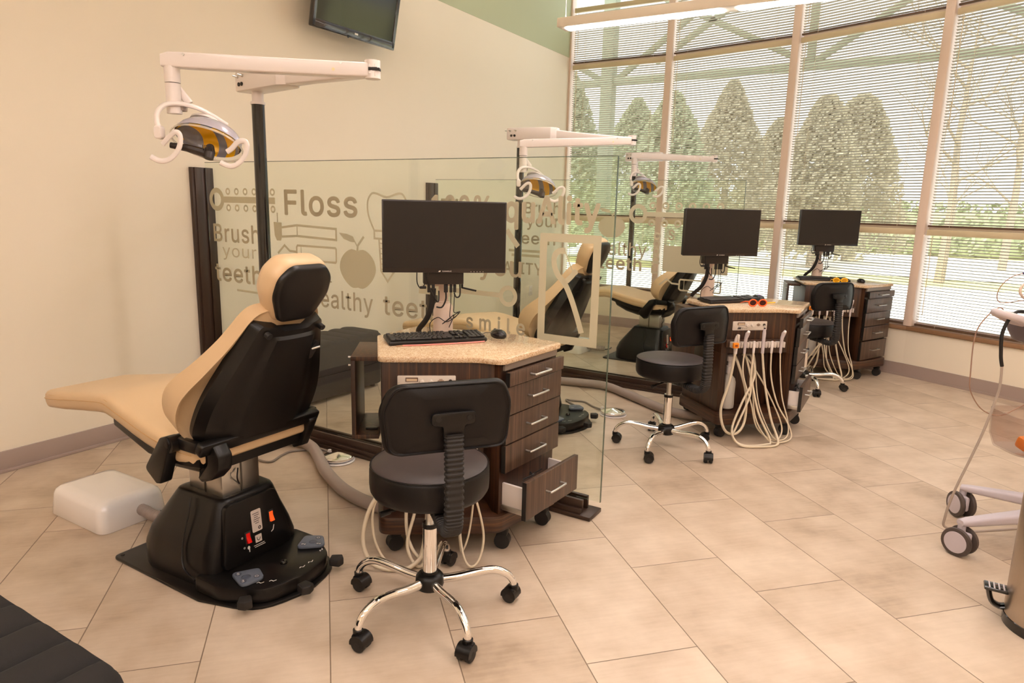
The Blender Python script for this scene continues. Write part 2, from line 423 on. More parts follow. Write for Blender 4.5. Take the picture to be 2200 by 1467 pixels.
# ------------------------------------------------------------------ the room
CEIL = 4.4
PL = [(0, 8.0), (1.28, 7.98), (2.68, 7.68), (3.98, 7.17), (5.3, 6.45)]      # line of the window wall, facet by facet
PR = [(6.6, 5.5), (7.4, 4.2), (7.6, 2.6), (7.6, -3.2)]
room = PL + PR + [(0, -3.2)]
def struct(name, mb, m, parent=None, **k):
    o = mb.build(name, m, parent, **k)
    if parent is None: o['kind'] = 'structure'
    return o
struct('floor', MB().add([(p[0], p[1], 0) for p in room], [tuple(range(len(room)))[::-1]]), floor_m)
struct('ceiling', MB().prism(room, CEIL, CEIL+.15), ceil_m)
struct('wall_left', MB().box((-.06, 2.4, CEIL/2), (.12, 11.3, CEIL)), wall_m)
struct('wall_left_upper', MB().box((.0015, 2.4, (3.25+CEIL)/2), (.003, 11.2, CEIL-3.25)), green_m)
struct('wall_back', MB().box((3.8, -3.26, CEIL/2), (7.8, .12, CEIL)), wall_m)
def seg_box(mb, a, b, z0, z1, d0, d1, ext=0, bev=0):
    a, b = Vector((*a, 0)), Vector((*b, 0)); d = (b-a); L = d.length; d.normalize(); n = Vector((-d.y, d.x, 0))      # n points outdoors
    M = axes(a, d, n, (0, 0, 1)); mb.box((L/2, (d0+d1)/2, (z0+z1)/2), (L+2*ext, d1-d0, z1-z0), bev, M); return M
mb = MB()
for i in range(len(PR)-1): seg_box(mb, PR[i], PR[i+1], 0, CEIL, 0, .12, .03)
seg_box(mb, PL[-1], PR[0], 0, CEIL, 0, .12, .0)
struct('wall_right', mb, wall_m)
mb = MB()
for i in range(4): seg_box(mb, PL[i], PL[i+1], 0, .42, 0, .14, .0)
struct('wall_window', mb, wall_m)
mb = MB()
for i in range(4): seg_box(mb, PL[i], PL[i+1], .425, .462, -.022, .14, .004, .004)
struct('trim_1', mb, sill_m)
mb = MB()
for i in range(4): seg_box(mb, PL[i], PL[i+1], 0, .115, -.012, -.0005, .0); seg_box(mb, PL[i], PL[i+1], 0, .018, -.022, -.0005, .0)
for i in range(len(PR)-1): seg_box(mb, PR[i], PR[i+1], 0, .115, -.012, -.0005)
seg_box(mb, PL[-1], PR[0], 0, .115, -.012, -.0005)
struct('baseboard_window', mb, base_m)
mb = MB().box((.007, 2.4, .0575), (.012, 11.15, .115), .003); mb.box((.012, 2.4, .009), (.022, 11.15, .018), .003)
struct('baseboard_left', mb, base_m)

BLIND_LABEL = {}
def window(i):
    a, b = PL[i], PL[i+1]; A, Bv = Vector((*a, 0)), Vector((*b, 0)); d = (Bv-A); L = d.length; d.normalize(); n = Vector((-d.y, d.x, 0))
    M = axes(A, d, n, (0, 0, 1))
    w = MB(); hw = .037
    if i == 0: w.box((.012, .06, 2.43), (.024, .12, 3.93), .003, M)
    w.box((L, .055, 2.43), (.075, .15, 3.93), .006, M)
    for z in (.475, 1.345, 3.165, 4.36): w.box((L/2, .105, z), (L-.06, .05, .05), .004, M)
    o = w.build('window_%d' % (i+1), frame_m); o['kind'] = 'structure'
    g = MB()
    for z0, z1 in ((.5, 1.32), (1.37, 3.14), (3.19, 4.34)): g.box((L/2, .105, (z0+z1)/2), (L-.08, .006, z1-z0), 0, M)
    g.build('glass_pane', pane_m, o)
    return M, L
def blind(M, L, z0, z1, label, raised=None):
    """horizontal venetian blind between z0 and z1; raised = height of the bottom rail when drawn up"""
    x0, x1 = .045, L-.045; xm = (x0+x1)/2; wd = x1-x0
    r = tag(empty('venetian_blind', M @ Vector((xm, .03, z1))), label, 'blind', 'venetian blinds of the window wall')
    Mi = T(*(-(M @ Vector((xm, .03, z1))))) @ M
    MB().box((xm, .03, z1-.026), (wd, .036, .052), .004, Mi).build('head_rail', blind_rail, r)
    zb = raised if raised else z0
    MB().box((xm, .03, zb+.009), (wd, .026, .018), .003, Mi).build('bottom_rail', MATS['brown_rail'], r)
    sm = MB(); th = R(22); hw = .0128; p = .0250
    zs = []; z = zb+.03
    if raised:
        for k in range(26): zs.append((z, R(4))); z += .0042
        z += .02
    while z < z1-.06: zs.append((z, th)); z += p
    for z, a in zs:
        V = []
        for x in (x0+.004, x1-.004):
            for t, up in ((-1, 0), (0, .0022), (1, 0)):
                V.append((x, .03 + t*hw*math.cos(a), z - t*hw*math.sin(a) + up))      # room edge high, window edge low
        sm.add(V, [(0, 1, 4, 3), (1, 2, 5, 4)], Mi)
    sm.build('slats', slat_m, r, ang=80)
    for f in ((.13, .87) if wd < 1.5 else (.12, .5, .88)):
        c = MB(); x = x0+wd*f
        for y in (.0155, .0445): c.box((x, y, (zb+z1-.05)/2), (.0022, .0012, z1-.05-zb), 0, Mi)
        c.build('ladder_cord', MATS['blind_cord'], r)
    MB().cyl((x0+.06, .008, z1-.06), (x0+.065, .006, max(zb+.1, z1-.95)), .0035, n=8, M=Mi).build('tilt_wand', MATS['blind_cord'], r)
mat('brown_rail', '#5E4634', .5); mat('blind_cord', '#D8CBAE', .6)
names = ['in the corner bay beside the left wall', 'in the second bay from the left wall', 'in the bay behind the farthest cart', 'in the rightmost bay']
for i in range(4):
    M_, L_ = window(i)
    blind(M_, L_, .475, 1.335, 'lower venetian blind above the sill ' + names[i])
    blind(M_, L_, 1.355, 3.155, 'tall middle venetian blind ' + names[i])
    blind(M_, L_, 3.175, 3.81, 'short upper venetian blind ' + names[i])

# outlet on the left wall
t = tag(empty('wall_outlet', (0, 7.2, .45)), 'white electrical outlet low on the cream left wall near the corner', 'outlet')
MB().box((.004, 0, 0), (.008, .075, .118), .003).build('cover_plate', plast_w, t)
for z in (.022, -.022): MB().box((.009, 0, z), (.003, .034, .028), .004).build('socket', mat('socket_face', '#D8CEC6', .4), t)

# television high on the left wall
def television():
    t = tag(empty('wall_television', (.035, 4.15, 2.95)), 'black flat television tilted forward high on the left wall', 'television')
    M = T(.115, -.06, -.295) @ RY(R(11))
    MB().box((-.022, 0, .28), (.045, .80, .46), .02, M).build('rear_case', blk, t)
    b = MB()
    b.box((.016, 0, .03), (.034, .875, .062), .008, M); b.box((.016, 0, .53), (.034, .875, .04), .008, M)
    for s in (-1, 1): b.box((.016, s*.418, .28), (.034, .04, .55), .008, M)
    b.build('bezel', mat('television_bezel', '#2A2320', .12, coat=.5), t)
    MB().box((.018, 0, .285), (.02, .80, .47), 0, M).build('screen', mat('television_screen', '#2A2A22', .08, spec=.6), t)
    MB().box((.034, 0, .034), (.002, .034, .013), .002, M).build('logo_plate', mat('logo_silver', '#E8E4DA', .3), t)
    MB().box((.034, -.43+.35, .002), (.004, .012, .02), .001, M).build('sensor_window', blk, t)
    a = MB(); a.box((-.025, -.06, .02), (.02, .25, .3), .004); a.tube([(-.02, -.06, .0), (.06, -.06, .0)], .03); a.build('wall_bracket', blk, t)
television()

# hanging strip lamps
lamp_mat('added_fill_glow', PENDANT_COL, PENDANT_POWER*.8)  # glow for an unseen strip added to brighten ceiling and walls
def pendant(x0, x1, y, label):
    t = tag(empty('pendant_lamp', ((x0+x1)/2, y, 2.7)), label, 'lamp', 'linear pendant lamps')
    L = x1-x0
    MB().box((0, 0, .035), (L, .15, .062), .004).build('housing', mat('lamp_housing', '#EFE4D4', .35), t)
    n = max(1, round(L/1.25)); w = L/n
    for k in range(n):
        MB().prism(rrect(w-.09, .095, .02, 3), -.002, .006, M=T(-L/2+w*(k+.5), 0, 0)).build('diffuser', diff_m, t)
    MB().box((0, 0, .0675), (L-.12, .10, .003)).build('added_fill_strip', MATS['added_fill_glow'], t)  # unseen upward glow, added on top of the housing as soft fill
    for x in (-L/2+.03, 0, L/2-.03):
        MB().cyl((x, 0, .06), (x, 0, CEIL-2.7), .003, n=6).build('suspension_cable', plast_w, t); MB().cyl((x, 0, .06), (x, 0, .1), .008, .004, n=8).build('cable_grip', plast_w, t)
pendant(1.6, 6.4, 4.70, 'white linear pendant lamp hanging in front of the window blinds')
pendant(1.75, 6.7, 2.30, 'white linear pendant lamp above the nearest treatment chair')
pendant(1.75, 6.7, -.10, 'white linear pendant lamp over the entrance side of the room')
pendant(1.75, 6.7, -2.0, 'white linear pendant lamp along the back wall')

# ------------------------------------------------------------------ glass partitions
def partition(y, decals, label):
    t = tag(empty('glass_partition', (0, y, 0)), label, 'partition', 'glass partitions between the bays')
    X1 = 2.865
    g = MB(); g.box((1.46, 0, .875), (2.81, .0095, 1.59), 0); g.build('glass_panel', glass_m, t)
    e = MB(); e.box((X1+.001, 0, .875), (.003, .0105, 1.59)); e.box((1.46, 0, 1.6715), (2.81, .0105, .003)); e.build('polished_edge', gedge_m, t)
    p = MB(); p.box((.020, -.042, .84), (.04, .05, 1.6), .003); p.box((.020, .03, .84), (.04, .04, 1.6), .003); p.box((.014, -.005, .84), (.028, .155, 1.6), .002)
    p.build('wall_post', darkwood_rail, t)
    b = MB(); b.box((1.45, 0, .011), (2.79, .135, .02), .003)
    b.box((1.43, -.03, .05), (2.72, .018, .07), .003); b.box((1.43, .03, .05), (2.72, .018, .07), .003); b.box((1.43, -.048, .03), (2.72, .02, .03), .003)
    b.build('floor_track', darkwood_rail, t)
    M = axes((0, -.0062, 0), (1, 0, 0), (0, 0, 1), (0, -1, 0))
    for nm, fn in decals:
        mb = MB(); fn(mb, M); mb.build(nm, decal_m, t, flat=True)
    return t
def brush_h(cx, cz, r, L, th, dots=6, dr=.022, dz=.05, sgn=1):
    def f(mb, M):
        flat_ring(mb, (cx, cz), r*.58, r, M); x0 = cx+sgn*r*.98
        flat_line(mb, [(x0, cz), (cx+sgn*L, cz)], th, M)
        for k in range(dots):
            for s in (-1, 1): flat_ring(mb, (cx+sgn*(r+.04+(L-r-.06)*k/(dots-1)), cz+s*dz), dr*.5, dr, M, 20)
    return f
def apple(cx, z0, w, h):
    def f(mb, M):
        P = []
        for k in range(40):
            a = 2*math.pi*k/40; c, s = math.cos(a), math.sin(a)
            x = .5*c*(1 - .16*max(0, -s)**1.2 + .02*s); z = .5*s
            z -= .07*math.exp(-(x/.10)**2) if s > 0 else -.05*math.exp(-(x/.09)**2)
            P.append((cx+x*w, z0+(z+.5)*h))
        flat_poly(mb, P, M)
        flat_line(mb, [(cx, z0+h*.93), (cx+.005, z0+h*1.06), (cx+.05*w/.27, z0+h*1.28)], .014*w/.27, M)
        q = w/.27
        flat_poly(mb, [(cx-.01*q, z0+h*1.13), (cx-.05*q, z0+h*1.14), (cx-.10*q, z0+h*1.2), (cx-.135*q, z0+h*1.34), (cx-.08*q, z0+h*1.33), (cx-.03*q, z0+h*1.27)], M)
        flat_line(mb, [(cx-.015*q, z0+h*1.14), (cx, z0+h*1.04)], .007*q, M)
    return f
def txt(s, x0, x1, z0, z1, b=.02):
    return lambda mb, M: text_box(mb, s, x0, x1, z0, z1, M, b)
def tool_brush(mb, M):
    flat_poly(mb, [(.677, 1.320), (.747, 1.318), (.745, 1.235), (.735, 1.212), (.70, 1.211), (.683, 1.24)], M); flat_line(mb, [(.712, 1.32), (.712, 1.375)], .009, M)
    flat_line(mb, [(.745, 1.29), (.875, 1.307), (1.19, 1.297), (1.19, 1.236), (.875, 1.245), (.745, 1.236)], .013, M); flat_line(mb, [(.877, 1.305), (.877, 1.247)], .008, M)
def tool_probe(mb, M, ox=0, oz=0, k=1.0):
    q = lambda P: [(ox+x*k, oz+z*k) for x, z in P]
    flat_line(mb, q([(.705, 1.135), (.765, 1.186), (.808, 1.155), (.868, 1.152)]), .013*k, M)
    flat_line(mb, q([(.875, 1.19), (1.18, 1.19), (1.187, 1.183), (1.187, 1.115), (1.18, 1.107), (.88, 1.107), (.868, 1.118), (.868, 1.18)]), .012*k, M, True)
    flat_line(mb, q([(.905, 1.187), (.905, 1.11)]), .004*k, M)
def implant(mb, M):
    crown = spline([(1.475, 1.30), (1.435, 1.38), (1.43, 1.45), (1.455, 1.492), (1.49, 1.497), (1.565, 1.478), (1.64, 1.497), (1.675, 1.492), (1.70, 1.45), (1.695, 1.38), (1.655, 1.30)], 4)
    flat_line(mb, crown, .011, M); flat_line(mb, [(1.475, 1.30), (1.655, 1.30), (1.655, 1.258), (1.475, 1.258)], .011, M, True)
    flat_line(mb, [(1.508, 1.258), (1.52, 1.085), (1.566, 1.03), (1.612, 1.085), (1.624, 1.258)], .011, M)
    for k in range(6): flat_line(mb, [(1.515+.002*k, 1.235-.028*k), (1.617-.002*k, 1.222-.028*k)], .006, M)
def floss_pick(x0, x1, z0, z1, bw, fill=False):
    w, h = x1-x0, z1-z0
    def f(mb, M):
        for (a, b, c, d) in ((x0, x1, z1-bw, z1), (x0, x1, z0, z0+bw), (x0, x0+bw, z0+bw, z1-bw), (x1-bw, x1, z0+bw, z1-bw)):
            mb.add([(a, c, 0), (b, c, 0), (b, d, 0), (a, d, 0)], [(0, 1, 2, 3)], M)
        P = lambda u, v: (x0+u*w, z1-v*h)
        c = spline([P(.43, .150), P(.345, .152), P(.275, .178), P(.245, .23), P(.262, .30), P(.325, .375), P(.434, .44), P(.54, .555), P(.64, .70), P(.70, .80), P(.745, .88)], 5); flat_line(mb, c, .088*w, M)
        flat_line(mb, [P(.40, .435), P(.48, .415), P(.545, .375), P(.60, .335)], .080*w, M)
        mb.add([(*(P(.60+.05*math.cos(k*math.pi/6), .335+.026*math.sin(k*math.pi/6))), 0) for k in range(12)], [tuple(range(12))], layer(mb, M))
        flat_line(mb, [P(.42, .15), P(.575, .345)], .016*w, M)
    return f
dec1 = [('toothbrush_decal', brush_h(.157, 1.444, .072, .54, .038)), ('floss_lettering', txt('Floss', .776, 1.355, 1.362, 1.511, .03)),
        ('brush_lettering', txt('Brush', .107, .545, 1.178, 1.292, .02)), ('your_lettering', txt('your', .186, .51, 1.066, 1.146, .0)), ('teeth_lettering', txt('teeth', .101, .545, .925, 1.044, .025)),
        ('underline_decal', lambda mb, M: flat_line(mb, [(.309, .880), (.52, .876)], .013, M)), ('brush_tool_decal', tool_brush), ('probe_tool_decal', tool_probe),
        ('apple_decal', apple(1.348, .968, .27, .231)), ('dental_lettering', txt('DENTAL', .80, 1.146, .992, 1.053, .005)), ('healthy_lettering', txt('Healthy', .955, 1.458, .815, .950, .01)),
        ('teeth_lettering', txt('teeth', 1.532, 1.925, .845, .956, .02)), ('implant_decal', implant), ('hundred_lettering', txt('100%', 1.86, 2.225, 1.37, 1.497, .03)),
        ('quality_lettering', txt('quAlity', 2.300, 2.797, 1.338, 1.503, .032)), ('slash_decal', lambda mb, M: flat_line(mb, [(2.315, 1.335), (2.38, 1.26)], .026, M)),
        ('you_lettering', txt('you', 2.16, 2.402, 1.085, 1.19, .02)),
        ('toothbrush_decal', lambda mb, M: (flat_ring(mb, (2.331, 1.018), .03, .052, M), flat_line(mb, [(2.28, 1.019), (1.80, 1.022)], .024, M), flat_line(mb, [(2.0, 1.0), (1.78, 1.0)], .03, M))),
        ('smile_lettering', txt('s m i l e', 2.085, 2.43, .832, .912, .03)), ('floss_pick_decal', floss_pick(2.499, 2.809, .820, 1.330, .038))]
def rings_col(mb, M):
    for k in range(4): flat_ring(mb, (2.226, 1.245-.06*k), .014, .029, M, 20)
    flat_line(mb, [(2.20, 1.02), (2.20, .96), (2.25, .96)], .014, M); flat_line(mb, [(2.19, 1.035), (2.26, 1.035)], .014, M)
def g2_box(mb, M):
    x0, x1, z0, z1 = 2.285, 2.79, .975, 1.176
    P = [(x0, z0), (x1, z0), (x1, z1), (x0, z1)]; flat_poly(mb, P, M)
def g2_pick(mb, M):
    flat_line(mb, spline([(2.31, 1.01), (2.33, .985), (2.38, .985), (2.43, 1.03), (2.44, 1.10), (2.42, 1.13)], 5), .003, M)
    flat_line(mb, spline([(2.33, 1.03), (2.36, 1.01), (2.40, 1.03), (2.42, 1.09), (2.415, 1.125), (2.34, 1.06)], 5), .003, M); flat_line(mb, [(2.43, 1.12), (2.60, 1.02)], .003, M)
dec2 = [('apple_decal', apple(1.838, 1.209, .235, .18)), ('toothbrush_decal', brush_h(2.058, 1.411, .076, .66, .037, 6, .029, .067)), ('healthy_lettering', txt('Healthy', 1.64, 2.146, 1.05, 1.184, .005)),
        ('teeth_lettering', txt('teeth', 1.743, 2.112, .96, 1.066, .03)), ('ring_column_decal', rings_col), ('box_decal', g2_box), ('smile_lettering', txt('S', 2.315, 2.365, 1.215, 1.30, .04)),
        ('probe_tool_decal', lambda mb, M: tool_probe(mb, M, 1.56, -.27, 1.0)), ('brush_lettering', txt('Brush', 1.025, 1.36, 1.386, 1.486, .02)), ('your_lettering', txt('your', 1.045, 1.36, 1.249, 1.355, .01)),
        ('teeth_lettering', txt('teeth', .93, 1.33, 1.126, 1.228, .02)), ('line_decal', lambda mb, M: (flat_line(mb, [(.87, 1.065), (1.2, 1.065)], .022, M), flat_line(mb, [(.90, 1.025), (1.2, 1.025)], .022, M))),
        ('quality_lettering', txt('QUALITY', .62, 1.215, .85, .965, .02)), ('floss_lettering', txt('Floss', .12, .80, 1.36, 1.50, .03)), ('brush_tool_decal', lambda mb, M: tool_brush(mb, M @ T(-.52, -.05, 0)))]
partition(2.845, dec1, 'clear glass partition lettered Floss beside the nearest treatment chair')
partition(5.25, dec2, 'clear lettered glass partition farther back behind the middle treatment chair')

# ------------------------------------------------------------------ dental treatment chairs
def ringyz(x, zc, w, h, r, n=5): return [(x, p[0], zc+p[1]) for p in rrect(w, h, r, n)]
def make_chair(label):
    """local frame: x towards the head end, y away from the camera, floor at z 0, origin under the lift column"""
    t = tag(empty('dental_chair', (1.76, 1.645, 0)), label, 'treatment chair', 'tan treatment chairs')
    # floor plate and foot-control deck
    D = [(.14, -.262)] + [(.20+.235*math.cos(a)**.85 if math.cos(a) > 0 else .20, .262*math.sin(a)) for a in [R(-84+168*k/18) for k in range(19)]] + [(.14, .262)]
    MB().prism(rpoly([(-.40, -.262), (.16, -.268), (.40, -.20), (.452, 0), (.40, .20), (.16, .268), (-.40, .262)], [.03, .05, .18, .18, .18, .05, .03], 5), 0, .012, .004).build('base_plate', blk, t)
    bolts = MB()
    for y in (-.235, .235): bolts.cyl((-.375, y, .011), (-.375, y, .0135), .008, n=12)
    bolts.build('bolt_hole', blkm, t)
    deck = MB().prism(rpoly([(.10, -.24), (.24, -.24), (.40, -.16), (.43, 0), (.40, .16), (.24, .24), (.10, .24)], [.02, .10, .14, .16, .14, .10, .02], 6), .0125, .070, .010).build('control_deck', blk, t)
    # pedestal shroud
    rg = []
    for z, x0, x1, w, r in ((.012, -.315, .16, .46, .16), (.10, -.312, .158, .458, .15), (.16, -.285, .150, .42, .13), (.24, -.22, .142, .345, .09), (.315, -.155, .135, .285, .05), (.328, -.145, .128, .27, .045), (.331, -.13, .115, .25, .04)):
        P = rpoly([(x0, -w/2), (x1, -w/2*.92), (x1, w/2*.92), (x0, w/2)], [r, min(r, .05), min(r, .05), r], 6)
        rg.append([(p[0], p[1], z) for p in P])
    sh = MB().loft(rg).build('pedestal_shroud', blk, t, ang=50)
    MB().tube(spline([(-.02, -.152, .322), (-.005, -.176, .26), (.0, -.21, .16), (.03, -.232, .08), (.10, -.233, .05)], 6), .004, 6).build('shroud_seam', blk, sh)
    # rear control panel: near-vertical face towards +x
    pm = axes((.163, 0, .19), (0, 1, 0), Vector((-.10, 0, 1)).normalized(), Vector((1, 0, .10)).normalized())
    pn = MB().prism(rpoly([(-.165, -.12), (.165, -.12), (.105, .125), (-.125, .125)], .03, 5), -.025, .004, .004, pm).build('switch_panel', blk, t)
    lb = MB().prism(rrect(.046, .088, .006, 3, (0, .025)), .0042, .0052, 0, pm).build('rating_label', label_m, t); tag(lb, 'silver rating label')
    tx = MB()
    for k in range(6): tx.box((-.002+.003*(k % 2), .055-.008*k, .0055), (.03-.006*(k % 3), .0022, .0003), 0, pm)
    flat_ring(tx, (.01, -.006), .003, .007, pm @ T(0, 0, .0056), 16); tx.build('label_print', blkm, lb)
    lg = MB().prism(rrect(.030, .030, .002, 2, (0, -.048)), .0042, .005, 0, pm).build('emblem_plate', label_m, t)
    e = MB(); flat_line(e, spline([(-.007, -.041), (-.006, -.051), (0, -.056), (.005, -.052), (.009, -.045)], 5), .0028, pm @ T(0, 0, .0053)); e.build('emblem', blkm, lg)
    pr = MB(); pr.box((.0, -.072, .0044), (.05, .002, .0004), 0, pm); pr.box((.004, -.079, .0044), (.05, .002, .0004), 0, pm); pr.build('small_print', white_ink, t)
    for (x, y) in ((-.072, -.02), (-.067, -.062)): q = MB(); flat_ring(q, (x, y), .002, .004, pm @ T(0, 0, .0045), 12); q.build('switch_mark', white_ink, t, flat=True)
    pr = MB(); pr.ell((-.048, -.068, .0045), (.006, .007, .0006), pm); pr.box((-.046, -.08, .0045), (.004, .012, .0005), 0, pm); pr.build('lamp_symbol', white_ink, t)
    pr = MB(); flat_line(pr, [(.078, -.022), (.072, -.04), (.062, -.046)], .004, pm @ T(0, 0, .0046)); pr.build('chair_symbol', white_ink, t, flat=True)
    for x, y, m, nm in ((-.048, -.028, red_sw, 'red rocker switch'), (.067, .018, org_sw, 'orange lit rocker switch')):
        h = MB().prism(rrect(.026, .052, .003, 2, (x, y)), .003, .009, .0015, pm).build('switch_housing', blkm, t)
        q = MB().prism([(-.02, .006), (.02, .006), (.020, .010), (.004, .0095), (-.018, .018)], x-.009, x+.009, .001, pm @ axes((0, y, 0), (0, 1, 0), (0, 0, 1), (1, 0, 0))).build('rocker_switch', m, h); tag(q, nm)
    # touch pads, knob and toe paddles on the deck
    for (x, y, a, d) in ((.285, -.15, R(-35), 'S3'), (.285, .175, R(25), '21')):
        M = T(x, y, .071) @ RZ(a)
        tri = rpoly([(-.052, -.052), (.058, -.02), (.02, .062), (-.055, .05)], [.02, .025, .025, .02], 5)
        pd = MB().prism(tri, 0, .013, .004, M).build('touch_pad', padm, t)
        k = MB(); k.ell((0, 0, .012), (.018, .018, .004), M)
        for c in ((-.03, -.026), (.028, -.012), (.008, .036)): k.cyl((*c, .013), (*c, .0137), .012, n=18, M=M)
        k.build('pad_button', mat('pad_button_slate', '#454B57', .4), pd)
        q = MB(); text_box(q, d[0], -.005, .004, -.008, .008, M @ T(-.03, -.026, .0139) @ RZ(R(90)), .02); text_box(q, d[1], -.005, .004, -.008, .008, M @ T(.028, -.012, .0139) @ RZ(R(90)), .02)
        flat_ring(q, (.008, .036), .005, .0065, M @ T(0, 0, .0139), 14); q.build('pad_numeral', white_ink, pd)
    MB().lathe([(.014, 0), (.014, .006), (.010, .012), (.004, .014), (0, .0145)], 16, T(.30, .01, .070)).build('control_knob', blkg, t)
    for (x, y, a) in ((.345, -.135, -.6), (.372, -.10, -.5), (.385, .03, .1), (.382, .075, .2), (.345, .165, .7)):
        pi = MB(); flat_line(pi, [(-.014, .004), (-.006, .008), (.0, -.002), (.012, .002)], .003, T(x, y, .0716) @ RZ(R(90)+a)); pi.build('chair_symbol', white_ink, t, flat=True)
    for a in (-52, -8, 36):
        x, y = .20+.235*math.cos(R(a)), .25*math.sin(R(a)); M = T(x+.035*math.cos(R(a)), y*1.12, .030) @ RZ(R(a*.8))
        MB().prism(rpoly([(-.02, -.02), (.022, -.026), (.034, 0), (.022, .026), (-.02, .02)], .008, 4), 0, .032, .006, M).build('toe_paddle', blkm, t)
    # lift column
    cm = MB(); cm.box((0, -.012, .385), (.205, .172, .13), .006); cm.box((.0, -.012, .465), (.19, .155, .04), .004); cm.build('lift_column', alu, t)
    q = MB(); 
    for y in (-.1, .077): q.box((0, y, .385), (.006, .003, .125))
    for x in (-.1045, .1045): q.box((x, -.012, .385), (.003, .006, .125))
    q.build('column_groove', mat('dark_aluminium', '#6E6A65', .4, 1), t)
    # under-seat frame
    rim = [ringyz(x, z, 2*hw, .036, .008) for x, z, hw in ((-.35, .594, .235), (-.33, .592, .245), (-.1, .530, .255), (.05, .528, .262), (.16, .535, .262), (.20, .535, .25))]
    MB().loft(rim).build('seat_rim', blk, t)
    bd = [ringyz(x, (a+b)/2, 2*hw, a-b, .05, 6) for x, a, b, hw in ((-.33, .580, .555, .18), (-.30, .575, .525, .205), (-.20, .560, .480, .215), (-.08, .535, .450, .21), (.05, .53, .465, .215), (.14, .535, .475, .22), (.19, .53, .485, .21))]
    MB().loft(bd).build('seat_pan', blk, t, ang=60)
    # seat and leg cushion in one piece
    st = [(-1.0, .580, .13, .045, .02), (-.993, .590, .165, .060, .028), (-.97, .600, .19, .072, .034), (-.93, .606, .205, .078, .034), (-.80, .624, .214, .080, .034), (-.62, .653, .225, .080, .034), (-.48, .674, .235, .080, .034), (-.42, .680, .24, .080, .034), (-.36, .674, .246, .080, .034), (-.2, .642, .258, .082, .034),
          (-.1, .624, .265, .082, .034), (.0, .610, .270, .082, .034), (.10, .600, .27, .082, .034), (.175, .596, .262, .076, .034), (.212, .590, .24, .060, .028), (.222, .582, .21, .042, .02)]
    cu = MB().loft([ringyz(x, zt-th/2, 2*hw, th, r, 6) for x, zt, hw, th, r in st]).build('seat_cushion', leather, t, ang=70)
    for dz in (.0, .0095):
        P = [(x, -hw-.0005+(0 if dz else .006), zt-.022-dz+(.0 if dz else .006)) for x, zt, hw, th, r in st[2:-2]]
        MB().tube(spline(P, 3), .0016, 6).build('piping', piping_m, cu)
    # backrest in its own reclined plane: s up the back, t across
    ang = R(64); u = Vector((math.cos(ang), 0, math.sin(ang))); nb = Vector((math.sin(ang), 0, -math.cos(ang)))      # nb points out of the rear
    Mb = axes((.215, -.01, .565), (0, 1, 0), u, nb)         # local: x across, y up the back, z out of the rear
    W0 = [(.0, .20, .06), (.015, .245, .09), (.05, .275, .125), (.10, .287, .145), (.16, .288, .145), (.22, .276, .125), (.28, .256, .098), (.34, .230, .078), (.40, .200, .064), (.46, .172, .056), (.51, .150, .050), (.540, .128, .042), (.556, .100, .030), (.562, .07, .018)]
    W = [tuple(v) for v in spline(W0, 4)]
    rg = []
    for s_, hw, dep in W:      # padded front, wings curling forward
        P = []
        for k in range(21):
            a = -1+k/10
            P.append((hw*a, s_, -.02 - (dep*abs(a)**2.2 if abs(a) < .93 else dep*.86*(1-(abs(a)-.93)*3))))
        for k in range(21):
            a = 1-k/10
            P.append((hw*.97*a, s_, -.062 - dep*abs(a)**3*1.05))
        rg.append(P)
    bk = MB().loft(rg, M=Mb).build('backrest_cushion', leather, t, ang=75)
    # black shell behind it
    out = [(.018, .225), (.05, .252), (.10, .262), (.18, .258), (.26, .238), (.34, .208), (.42, .178), (.47, .160), (.500, .150), (.514, .135)]
    rg = []
    for s_, hw, _ in spline([(a_, b_, 0) for a_, b_ in out], 4):
        P = []
        for k in range(25):
            a = -1+k/12
            z = .012 - .035*abs(a)**3 - (.03 if abs(a) > .999 else 0) + (.010 if abs(a) < .52 and .04 < s_ < .47 else 0)
            P.append((hw*a, s_ - (.028*(1-min(1, abs(a)/.55)**2) if s_ > .50 else (.01 if s_ > .47 else 0)*0), z))
        for k in range(25):
            a = 1-k/12; P.append((hw*.98*a, s_ - (.028*(1-min(1, abs(a)/.55)**2) if s_ > .50 else 0), -.022 - .055*abs(a)**2.5))
        rg.append(P)
    sl = MB().loft(rg, M=Mb).build('back_shell', blk, t, ang=32)
    for sgn in (-1, 1):
        q = MB(); q.cyl((sgn*.118, .492, .0), (sgn*.118, .492, .018), .011, n=16, M=Mb); q.cyl((sgn*.118, .492, .018), (sgn*.118, .492, .0195), .005, n=6, M=Mb); q.build('shell_bolt', blkm, sl)
    q = MB(); q.prism(rpoly([(.085, .35), (.115, .36), (.13, .415), (.115, .44), (.095, .40)], .012, 4), .005, .0165, 0, Mb); q.build('release_slot', blkm, sl)
    MB().cyl((.10, .402, .016), (.122, .418, .03), .0045, n=10, M=Mb).build('release_lever', alu, sl)
    # hinge strip, arm brackets and hinge covers
    MB().prism(rrect(.535, .050, .012, 4, (0, .042)), -.012, .02, .005, Mb).build('hinge_strip', blk, t)
    xz = axes((0, 0, 0), (1, 0, 0), (0, 0, 1), (0, -1, 0))
